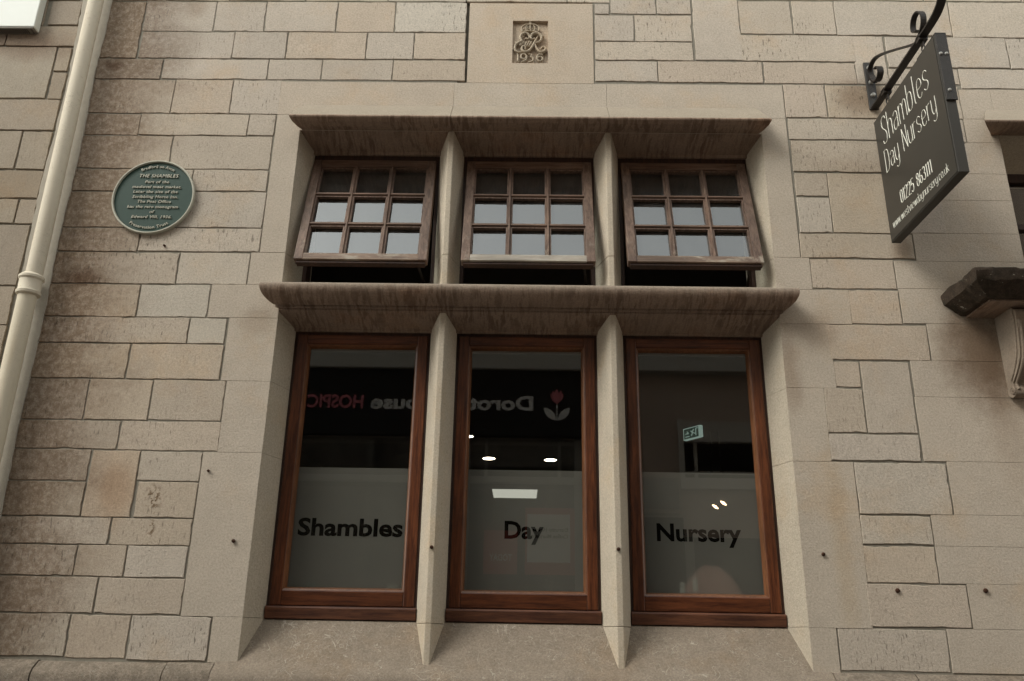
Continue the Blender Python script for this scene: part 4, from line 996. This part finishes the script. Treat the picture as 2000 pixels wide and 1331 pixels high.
GL = {
 'S': (.95, [[(.95,.84),(.85,.97),(.5,1),(.15,.94),(.05,.76),(.2,.6),(.78,.42),(.95,.24),(.85,.06),(.5,0),(.15,.03),(.03,.15)]]),
 'h': (.9, [[(.05,0),(.05,1)],[(.05,.42),(.2,.6),(.6,.65),(.9,.57),(.93,.4),(.93,0)]]),
 'a': (.9, [[(.1,.55),(.3,.64),(.65,.65),(.9,.56),(.93,.4),(.93,0)],[(.93,.38),(.5,.36),(.12,.3),(.04,.15),(.2,.01),(.55,0),(.93,.14)]]),
 'm': (1.5, [[(.03,0),(.03,.65)],[(.03,.46),(.16,.63),(.38,.65),(.5,.52),(.5,0)],[(.5,.46),(.64,.63),(.86,.65),(.97,.52),(.97,0)]]),
 'b': (.9, [[(.05,1),(.05,0)],[(.05,.48),(.25,.64),(.7,.64),(.95,.5),(.95,.15),(.7,.0),(.25,.0),(.05,.16)]]),
 'l': (.42, [[(.35,1),(.35,.12),(.5,.0),(.8,.0)]]),
 'e': (.9, [[(.05,.33),(.94,.33),(.95,.5),(.7,.65),(.3,.65),(.05,.5),(.05,.15),(.3,0),(.7,0),(.92,.1)]]),
 's': (.85, [[(.92,.54),(.65,.65),(.3,.65),(.06,.54),(.12,.4),(.85,.26),(.96,.12),(.7,0),(.35,0),(.05,.1)]]),
 'D': (1.0, [[(.05,0),(.05,0),(.05,1),(.05,1),(.6,1),(.95,.82),(.95,.18),(.6,0),(.05,0)]]),
 'y': (.9, [[(.06,.65),(.06,.15),(.3,0),(.65,0),(.94,.15)],[(.94,.65),(.94,-.15),(.7,-.3),(.3,-.3),(.08,-.22)]]),
 'N': (1.0, [[(.05,0),(.05,1)],[(.05,1),(.95,0)],[(.95,0),(.95,1)]]),
 'u': (.9, [[(.06,.65),(.06,.15),(.3,0),(.65,0),(.94,.15)],[(.94,.65),(.94,0)]]),
 'r': (.62, [[(.08,0),(.08,.65)],[(.08,.42),(.35,.62),(.95,.63)]]),
 '0': (.85, [[(.5,1),(.1,.95),(.05,.7),(.05,.3),(.1,.05),(.5,0),(.9,.05),(.95,.3),(.95,.7),(.9,.95),(.5,1)]]),
 '1': (.42, [[(.1,.86),(.6,1)],[(.6,1),(.6,0)]]),
 '2': (.85, [[(.05,.8),(.2,1),(.75,1),(.95,.85),(.9,.58),(.1,.12),(.05,0)],[(.05,0),(.97,0)]]),
 '5': (.85, [[(.92,1),(.12,1)],[(.12,1),(.08,.56)],[(.08,.56),(.5,.64),(.92,.54),(.95,.2),(.7,0),(.3,0),(.05,.12)]]),
 '8': (.85, [[(.5,.54),(.12,.62),(.1,.9),(.5,1),(.9,.9),(.88,.62),(.5,.54),(.06,.44),(.05,.1),(.5,0),(.95,.1),(.94,.44),(.5,.54)]]),
 '6': (.85, [[(.85,.95),(.5,1),(.15,.8),(.05,.4),(.08,.08),(.5,0),(.93,.1),(.93,.48),(.5,.58),(.1,.48)]]),
 '3': (.85, [[(.06,.9),(.3,1),(.8,.97),(.92,.75),(.75,.55),(.4,.53)],[(.4,.53),(.8,.5),(.96,.25),(.8,.03),(.35,0),(.05,.12)]]),
 'w': (1.25, [[(.02,.65),(.25,0)],[(.25,0),(.5,.62)],[(.5,.62),(.75,0)],[(.75,0),(.98,.65)]]),
 'v': (.85, [[(.02,.65),(.5,0)],[(.5,0),(.98,.65)]]),
 'i': (.3, [[(.5,0),(.5,.65)],[(.5,.84),(.5,.9)]]),
 't': (.55, [[(.3,.9),(.3,.12),(.5,0),(.9,0)],[(.02,.65),(.9,.65)]]),
 'd': (.9, [[(.95,1),(.95,0)],[(.95,.48),(.75,.64),(.3,.64),(.05,.5),(.05,.15),(.3,.0),(.75,.0),(.95,.16)]]),
 'n': (.9, [[(.05,0),(.05,.65)],[(.05,.42),(.2,.6),(.6,.65),(.9,.57),(.93,.4),(.93,0)]]),
 'c': (.8, [[(.92,.54),(.7,.65),(.3,.65),(.05,.5),(.05,.15),(.3,0),(.7,0),(.92,.1)]]),
 'o': (.9, [[(.5,.65),(.15,.6),(.05,.45),(.05,.2),(.15,.05),(.5,0),(.85,.05),(.95,.2),(.95,.45),(.85,.6),(.5,.65)]]),
 'k': (.8, [[(.05,0),(.05,1)],[(.9,.65),(.1,.28)],[(.35,.40),(.95,0)]]),
 '.': (.25, [[(.5,0),(.5,.06)]]), ' ': (.55, []) }
def sign_text(mb, t, ya, yb_, z0, h, r, gap=.28, zt_=0.0):
    tot = sum(GL[c][0]+gap for c in t)-gap; k = (ya-yb_)/tot; x = 0
    for c in t:
        wd, st_ = GL[c]
        for P_ in st_:
            P2 = chaikin([(p[0], p[1]) for p in P_], 2) if len(P_) > 2 else P_
            mb.tube([(SX0-0.0032, ya-(x+p[0]*wd)*k, z0+p[1]*h+zt_*((x+p[0]*wd)/tot)) for p in P2], r, 6)
        x += wd+gap
q = MB()
sign_text(q, 'Shambles', -0.105, -0.560, 3.688, 0.140, 0.0018, .26, -0.008)
sign_text(q, 'Day Nursery', -0.092, -0.585, 3.550, 0.112, 0.0016, .26, -0.006)
sign_text(q, '01225 863111', -0.183, -0.475, 3.342, 0.060, 0.0021, .30, -0.016)
sign_text(q, 'www.westviewdaynursery.co.uk', -0.076, -0.594, 3.272, 0.040, 0.0010, .20, -0.012)
sp_(q, 'lettering', M_letter)

# ------------------------------------------------------------------ interior room
room = MB(); c0 = 0.302
room.box(-2.15, 3.4, 7.6, 7.7, 0.9, 4.1); room.box(-2.15, -2.05, c0, 7.6, 0.9, 4.1); room.box(3.3, 3.4, c0, 7.6, 0.9, 4.1)
room.box(-2.05, 3.3, c0, 7.6, 0.8, 0.9)
room.box(-2.05, 3.3, c0, 7.6, 4.0, 4.1)
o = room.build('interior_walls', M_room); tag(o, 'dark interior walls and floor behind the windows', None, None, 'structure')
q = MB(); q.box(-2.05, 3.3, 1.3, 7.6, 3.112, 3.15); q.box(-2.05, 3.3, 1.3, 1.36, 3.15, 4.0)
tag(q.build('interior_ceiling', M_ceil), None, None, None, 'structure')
def lamp(x, y, r, mat, lab, z=3.108, grp='round ceiling lights inside'):
    P_ = atZ(x, y, z); t = tag(empty('ceiling_light', P_), lab, 'ceiling light', grp)
    m_ = MB(); m_.lathe([(r, 0), (r*1.25, -0.002), (r*1.25, 0.004), (r, 0.004)], P_, 'z', 24); pobj(m_, 'trim_ring', M_ceil, t)
    m_ = MB(); m_.lathe([(0.0001, -0.001), (r, -0.001), (r, 0.003), (0.0001, 0.003)], P_, 'z', 24); pobj(m_, 'diffuser', mat, t)
lamp(955, 896, 0.058, M_lamp, 'round ceiling light seen through the Day window, left of the level pair')
lamp(1075, 899, 0.058, M_lamp, 'round ceiling light seen through the Day window, right of the level pair')
lamp(915, 853, 0.040, M_lamp, 'round ceiling light at the left edge of the Day window')
P_ = atZ(1009, 965, 3.108)
t = tag(empty('ceiling_panel_light', P_), 'rectangular ceiling light panel above the word Day', 'ceiling light')
q = MB(); a = atZ(968, 957, 3.108); b = atZ(1047, 972, 3.108); q.box(P_.x-0.28, P_.x+0.24, P_.y-0.30, P_.y+0.30, 3.105, 3.111); pobj(q, 'diffuser', M_panel, t)
for (x, y, lab) in ((1397, 990, 'small warm spot lamp behind the Nursery window film, left one'), (1413, 983, 'small warm spot lamp behind the Nursery window film, right one')):
    c = atY(x, y, 3.2); t = tag(empty('spot_lamp', c), lab, 'spot lamp', 'warm spot lamps inside')
    m_ = MB(); m_.tube([c+Vector((-0.022, 0, 0.014)), c, c+Vector((0.022, 0, -0.016))], lambda u: 0.004+0.008*math.sin(math.pi*u), 10); pobj(m_, 'bulb', M_lampwarm, t)
    m_ = MB(); m_.tube([c+Vector((0, 0.02, 0.012)), Vector((c.x, c.y+0.02, 3.115))], 0.004, 6); pobj(m_, 'stem', M_ceil, t)
# exit sign
ec = atY(1352, 846, 2.2)
ex = tag(empty('exit_sign', ec), 'glowing green and white running man exit sign seen through the Nursery window', 'exit sign')
def exq(u, v, d=0.0):
    u *= 0.82; v *= 0.82   # u along the plate (towards the back), v up
    ax = Vector((0.55, -0.835, 0.0)).normalized(); nx_ = Vector((-0.835, -0.55, 0)).normalized()
    return ec + ax*u + Vector((0, 0, v)) + nx_*d
q = MB(); q.hexa([exq(-0.10, -0.05, 0.004), exq(0.10, -0.05, 0.004), exq(0.10, -0.05, -0.02), exq(-0.10, -0.05, -0.02), exq(-0.10, 0.05, 0.004), exq(0.10, 0.05, 0.004), exq(0.10, 0.05, -0.02), exq(-0.10, 0.05, -0.02)])
pobj(q, 'plate', M_exit, ex)
q = MB(); q.hexa([exq(-0.090, -0.042, 0.006), exq(0.078, -0.042, 0.006), exq(0.078, -0.042, 0.0042), exq(-0.090, -0.042, 0.0042), exq(-0.090, 0.042, 0.006), exq(0.078, 0.042, 0.006), exq(0.078, 0.042, 0.0042), exq(-0.090, 0.042, 0.0042)])
pobj(q, 'face', M_exitface, ex)
q = MB()
for a, b in (((-0.085, -0.03), (-0.03, -0.03)), ((-0.01, 0.02), (0.02, 0.0)), ((0.02, 0.0), (-0.005, -0.03)), ((0.02, 0.0), (0.05, -0.015)), ((0.0, 0.005), (0.035, 0.03)), ((0.06, -0.035), (0.06, 0.035)), ((0.06, 0.035), (0.085, 0.035)), ((-0.085, 0.0), (-0.04, 0.0)), ((-0.06, 0.02), (-0.04, 0.0))):
    q.tube([exq(a[0]*0.85, a[1]*0.85, 0.007), exq(b[0]*0.85, b[1]*0.85, 0.007)], 0.0035, 6)
pobj(q, 'pictogram', M_exit, ex)
# padded chair and tub
ccx = atY(1388, 1140, 0.30)
ch = tag(empty('armchair', (ccx.x, 0.45, 0.9)), 'dusty pink rounded armchair behind the frosted Nursery window', 'armchair')
q = MB(); rings = []
for k in range(17):
    v_ = k/16; zc = 1.15+0.655*v_; wd = 0.185*math.sqrt(max(0.0, 1-max(0, (v_-0.45)/0.56)**2)); dp = 0.07*(1-0.3*v_)
    rings.append([(ccx.x+wd*math.copysign(abs(math.cos(a))**0.6, math.cos(a)), 0.315+dp*math.copysign(abs(math.sin(a))**0.8, math.sin(a)), zc+0.01*math.cos(3*a)) for a in [i*2*math.pi/28 for i in range(28)]])
q.loft(rings); pobj(q, 'backrest', M_pink, ch, smooth=True)
q = MB(); q.box(ccx.x-0.17, ccx.x+0.17, 0.40, 0.80, 1.15, 1.36); pobj(q, 'seat', M_pink, ch, bevel=0.05, seg=4)
for sx_ in (-1, 1):
    q = MB(); q.box(ccx.x+sx_*0.205-0.03, ccx.x+sx_*0.205+0.03, 0.36, 0.80, 1.15, 1.50); pobj(q, 'armrest', M_pink, ch, bevel=0.04, seg=4)
    for yy in (0.40, 0.76):
        q = MB(); q.lathe([(0.0001, 0), (0.015, 0), (0.02, 0.25), (0.0001, 0.25)], (ccx.x+sx_*0.19, yy, 0.9), 'z', 10); pobj(q, 'leg', M_darkframe, ch)
for i, (x, y) in enumerate(((1333, 1149), (1358, 1142))):
    c = atY(x, y, 0.93); q = MB(); q.box(c.x-0.012, c.x+0.012, 0.93, 0.934, c.z-0.030, c.z+0.030)
    o = q.build('paper_tag', M_poster); tag(o, ['pale paper tag stuck inside the Nursery window, lower left one', 'pale paper tag stuck inside the Nursery window, upper right one'][i], 'tag', 'paper tags')
    o.location = (0, -0.7, 0.0); o.location.z = 0; o.location.x = 0
    # keep the tags on the inside of the glass: scale towards it through their own plane position
    c2 = atY(x, y, 0.19)
    for v_ in o.data.vertices: v_.co.x = c2.x + (v_.co.x-c.x)*0.8; v_.co.z = c2.z + (v_.co.z-c.z)*0.8; v_.co.y = 0.19+(v_.co.y-0.93)
    o.location = (0, 0, 0)
ledge = MB(); ledge.box(-1.1, 0.40, 0.245, 0.50, 1.56, 1.60); tag(ledge.build('window_ledge', M_ceil), 'inside ledge along the foot of the Shambles and Day windows', 'ledge')
for (x, mt, lab, s_) in ((607, M_teal, 'small teal plastic tub standing inside the Shambles window', 1.0), (770, M_poster, 'small pale tub standing inside the Shambles window', 0.9)):
    c = atY(x, 1150, 0.36); q = MB(); q.lathe([(0.0001, 0), (0.030*s_, 0), (0.036*s_, 0.11), (0.039*s_, 0.115), (0.034*s_, 0.115), (0.030*s_, 0.01), (0.0001, 0.01)], (c.x, 0.36, 1.60), 'z', 24)
    tag(q.build('plastic_tub', mt, smooth=True), lab, 'tub')

# ------------------------------------------------------------------ the other side of the lane (seen only as reflections)
OY = -4.1; VY = 4.45
def op(x, y): p = atY(x, y, VY); return p.x, p.z
shop = tag(empty('opposite_shop', (0, OY, 0)), 'shop with a black fascia across the lane, mirrored in the lower windows', 'building')
def hp(mb, name, mat, **k): return pobj(mb, name, mat, shop, **k)
q = MB()
q.box(-8, -3.3, OY-0.3, OY, 0, 6.2); q.box(-3.3, 0.95, OY-0.3, OY, 4.14, 6.2); q.box(0.95, 1.53, OY-0.3, OY, 0, 6.2); q.box(1.53, 2.45, OY-0.3, OY, 3.50, 6.2); q.box(1.53, 2.45, OY-0.3, OY, 0, 2.90)
q.box(2.45, 8, OY-0.3, OY, 0, 6.2)
q.box(-3.3, 0.95, OY-0.3, OY, 3.31, 4.14)
hp(q, 'wall', M_brownwall)
q = MB(); q.box(-3.4, 2.9, OY, OY+0.13, 3.975, 4.14); hp(q, 'cornice', M_shopcream, bevel=0.01)
q = MB(); q.box(-3.4, 0.98, OY, OY+0.08, 3.315, 3.973); hp(q, 'fascia', M_fascia, bevel=0.004)
q = MB()
def otext(mb, t, xa, xb2, z0, cap, y, bold=0.03):
    # facing +Y: text runs towards -x
    vs, fs = text_mb(t, 1.0, 0.5, bold); ref, _ = text_mb('H', 1.0, 0.0, bold); chh = max(v.y for v in ref)
    a = min(v.x for v in vs); b = max(v.x for v in vs)
    mb.add([(xa + (v.x-a)/(b-a)*(xb2-xa), y + v.z*0.01, z0+v.y/chh*cap) for v in vs], fs)
otext(q, 'Dorothy House', 0.094, -1.478, 3.573, 0.140, OY+0.086, 0.034); hp(q, 'fascia_lettering', M_fgrey)
q = MB(); otext(q, 'HOSPICE CARE', -1.552, -2.62, 3.575, 0.128, OY+0.086, 0.026); hp(q, 'fascia_small_lettering', M_fpink)
# tulip emblem
def leaf(mb, c, a, l, wd, y):
    pts = []
    for i in range(13): t_ = i/12; pts.append((t_*l, wd*math.sin(math.pi*t_)**0.8))
    for i in range(11, 0, -1): t_ = i/12; pts.append((t_*l, -wd*math.sin(math.pi*t_)**0.8))
    ca, sa = math.cos(a), math.sin(a)
    mb.loft([[(c[0]+p[0]*ca-p[1]*sa, yy, c[1]+p[0]*sa+p[1]*ca) for p in pts] for yy in (y, y+0.006)])
q = MB(); tx_, tz = op(1087, 826)
leaf(q, (tx_+0.01, tz), math.radians(48), 0.17, 0.035, OY+0.081); leaf(q, (tx_-0.01, tz), math.radians(132), 0.17, 0.035, OY+0.081); q.box(tx_-0.005, tx_+0.005, OY+0.081, OY+0.087, tz, tz+0.17)
hp(q, 'emblem_leaf', M_fgrey)
q = MB()
for a, l, wd in ((90, 0.145, 0.026), (108, 0.14, 0.022), (72, 0.14, 0.022), (122, 0.12, 0.018), (58, 0.12, 0.018)):
    leaf(q, (tx_, tz+0.165), math.radians(a), l, wd, OY+0.081+0.0008*l*10+(a % 7)*0.0005)
hp(q, 'emblem_flower', M_fpink)
# shop front joinery
q = MB()
for x in (-3.25, -2.25, -0.536, 0.528, 0.90): q.box(x-0.035, x+0.035, OY-0.06, OY+0.02, 0.12, 3.31)
for z in (0.62, 2.912): q.box(-3.25, 0.93, OY-0.055, OY+0.015, z-0.03, z+0.03)
for x in (-0.35, 0.35): q.box(x-0.015, x+0.015, OY-0.05, OY+0.012, 2.94, 3.31)
hp(q, 'shop_front', M_joinery, bevel=0.004)
q = MB(); q.box(-3.3, 0.95, OY-0.045, OY+0.0, 0.0, 0.6); hp(q, 'stall_riser', M_fascia)
q = MB(); q.box(-3.25, 0.93, OY-0.045, OY-0.041, 0.65, 3.31); hp(q, 'pane', M_glass)
q = MB(); q.box(-3.3, 0.95, OY-3.0, OY-2.9, 0, 3.4); q.box(-3.3, 0.95, OY-2.9, OY-0.31, 3.31, 3.4); q.box(-3.4, -3.3, OY-3, OY-0.3, 0, 3.4); q.box(0.95, 1.05, OY-3, OY-0.3, 0, 3.4); hp(q, 'inner_wall', M_dark)
q = MB(); q.box(1.49, 2.5, OY, OY+0.05, 2.85, 2.95); q.box(1.49, 1.535, OY, OY+0.04, 2.95, 3.52); q.box(1.535, 2.5, OY-0.05, OY+0.03, 3.30, 3.50)
q.box(1.64, 1.67, OY-0.05, OY-0.02, 2.95, 3.3); q.box(1.54, 2.45, OY-0.048, OY-0.022, 3.0, 3.025)
hp(q, 'small_window_frame', M_shopcream)
q = MB(); q.box(1.53, 2.45, OY-0.29, OY-0.25, 2.9, 3.5); hp(q, 'small_window_blind', M_dark)
q = MB(); q.box(1.08, 1.47, OY, OY+0.03, 2.66, 2.95); q.box(1.05, 1.47, OY, OY+0.02, 2.60, 2.62); q.box(1.05, 1.13, OY, OY+0.05, 0.1, 2.6); q.box(1.50, 1.58, OY, OY+0.05, 0.1, 2.4); hp(q, 'door_case', M_joinery)
q = MB(); q.box(0.99, 1.05, OY+0.001, OY+0.03, 0.1, 2.6); q.box(1.13, 1.50, OY+0.001, OY+0.02, 0.1, 2.58); q.box(1.58, 2.6, OY+0.001, OY+0.02, 0.1, 2.40); hp(q, 'dark_reflection_sheet', M_dark)  # dark sheets added low on the wall to dim its reflection behind the lettering
q = MB(); q.lathe([(0.0001, 0), (0.05, 0), (0.05, 6.8), (0.0001, 6.8)], (-2.25, OY+0.07, 0.1), 'z', 16)
t = q.build('opposite_down_pipe', M_shopcream, smooth=True); tag(t, 'pale down pipe across the lane, mirrored in the Shambles window', 'pipe')
def poster(x0, x1, z0, z1, lab, inner, lines_):
    t = tag(empty('poster', ((x0+x1)/2, OY-0.04, z0)), lab, 'poster')
    m_ = MB(); m_.box(x0, x1, OY-0.0395, OY-0.038, z0, z1); pobj(m_, 'sheet', M_red, t)
    m_ = MB()
    if inner: m_.box(x0+0.02, x1-0.05, OY-0.0378, OY-0.0374, z0+0.11, z1-0.06); pobj(m_, 'white_panel', M_poster, t); m_ = MB()
    for (tt_, a, b, z, c) in lines_: otext(m_, tt_, a, b, z, c, OY-0.0368, 0.02)
    pobj(m_, 'print', M_dark if inner else M_poster, t)
poster(-0.354, -0.04, 2.05, 2.445, 'red poster in the shop window opposite, mirrored at the left of the Day window', False,
       [('TODAY', -0.09, -0.30, 2.17, 0.06)])
poster(0.03, 0.50, 2.05, 2.66, 'larger red poster with a white panel, mirrored beside the word Day', True,
       [('Dorothy House', 0.43, 0.10, 2.44, 0.035), ('Coffee Morning', 0.43, 0.10, 2.38, 0.035)])

# ground and lane
q = MB(); q.box(-60, 60, -60, 60, -0.1, 0.0); tag(q.build('street', M_street), 'paved lane', None, None, 'structure')
# taller backs of buildings along the lane keep its light right
q = MB(); q.box(4.6, 12, 0.0, 6, 0, 7.6); tag(q.build('terrace_building', M_brownwall), 'rendered terrace building further right along the lane', 'building')
# overhead cable
q = MB(); q.tube([(0.9+1.3*u, -4.0+3.9*u, 6.6-1.2*u-0.5*math.sin(math.pi*u)) for u in [i/12 for i in range(13)]], 0.006, 6)
tag(q.build('overhead_cable', M_black), 'thin black cable strung across the lane, mirrored in the right casement', 'cable')

# ------------------------------------------------------------------ light, sky, camera
wd = bpy.data.worlds.new('World'); SC.world = wd; wd.use_nodes = True; nt = wd.node_tree; nt.nodes.clear(); g = N(nt)
sky = g.n('ShaderNodeTexSky'); sky.sky_type = 'NISHITA'; sky.sun_disc = False
SUNDIR = Vector((-0.60, -0.42, 0.68)).normalized()
sky.sun_elevation = math.asin(SUNDIR.z); sky.sun_rotation = math.atan2(SUNDIR.x, SUNDIR.y); sky.dust_density = 1.0; sky.air_density = 1.0
hs = g.n('ShaderNodeHueSaturation'); hs.inputs['Saturation'].default_value = 0.12; g.lk(sky.outputs[0], hs.inputs['Color'])
bgn = g.n('ShaderNodeBackground'); bgn.inputs['Strength'].default_value = 0.15
tnt = g.mix(1.0, hs.outputs[0], (0.965, 1.0, 0.945), 'MULTIPLY'); g.lk(tnt, bgn.inputs['Color'])
wo = g.n('ShaderNodeOutputWorld'); g.lk(bgn.outputs[0], wo.inputs['Surface'])
sun = bpy.data.lights.new('sun', 'SUN'); sun.energy = 0.75; sun.angle = math.radians(24); sun.color = (1.0, 0.96, 0.88)
so = bpy.data.objects.new('sun', sun); COL.objects.link(so); so.rotation_euler = (math.radians(-28), math.radians(-6), 0)
so.rotation_euler = (-SUNDIR).to_track_quat('-Z', 'Y').to_euler()

cam = bpy.data.cameras.new('camera'); cam.sensor_width = 36; cam.lens = F/2000*36; cam.clip_start = 0.05; cam.clip_end = 500
co_ = bpy.data.objects.new('camera', cam); COL.objects.link(co_)
M = Matrix(((CR.x, CU.x, -CF.x, CP.x), (CR.y, CU.y, -CF.y, CP.y), (CR.z, CU.z, -CF.z, CP.z), (0, 0, 0, 1)))
co_.matrix_world = M; SC.camera = co_
SC.render.resolution_x, SC.render.resolution_y = 1024, 681
vs_ = SC.view_settings; vs_.view_transform = 'Standard'; vs_.look = 'None'; vs_.exposure = 1.36; vs_.gamma = 1
SC.cycles.max_bounces = 8; SC.cycles.transparent_max_bounces = 16; SC.cycles.use_denoising = True
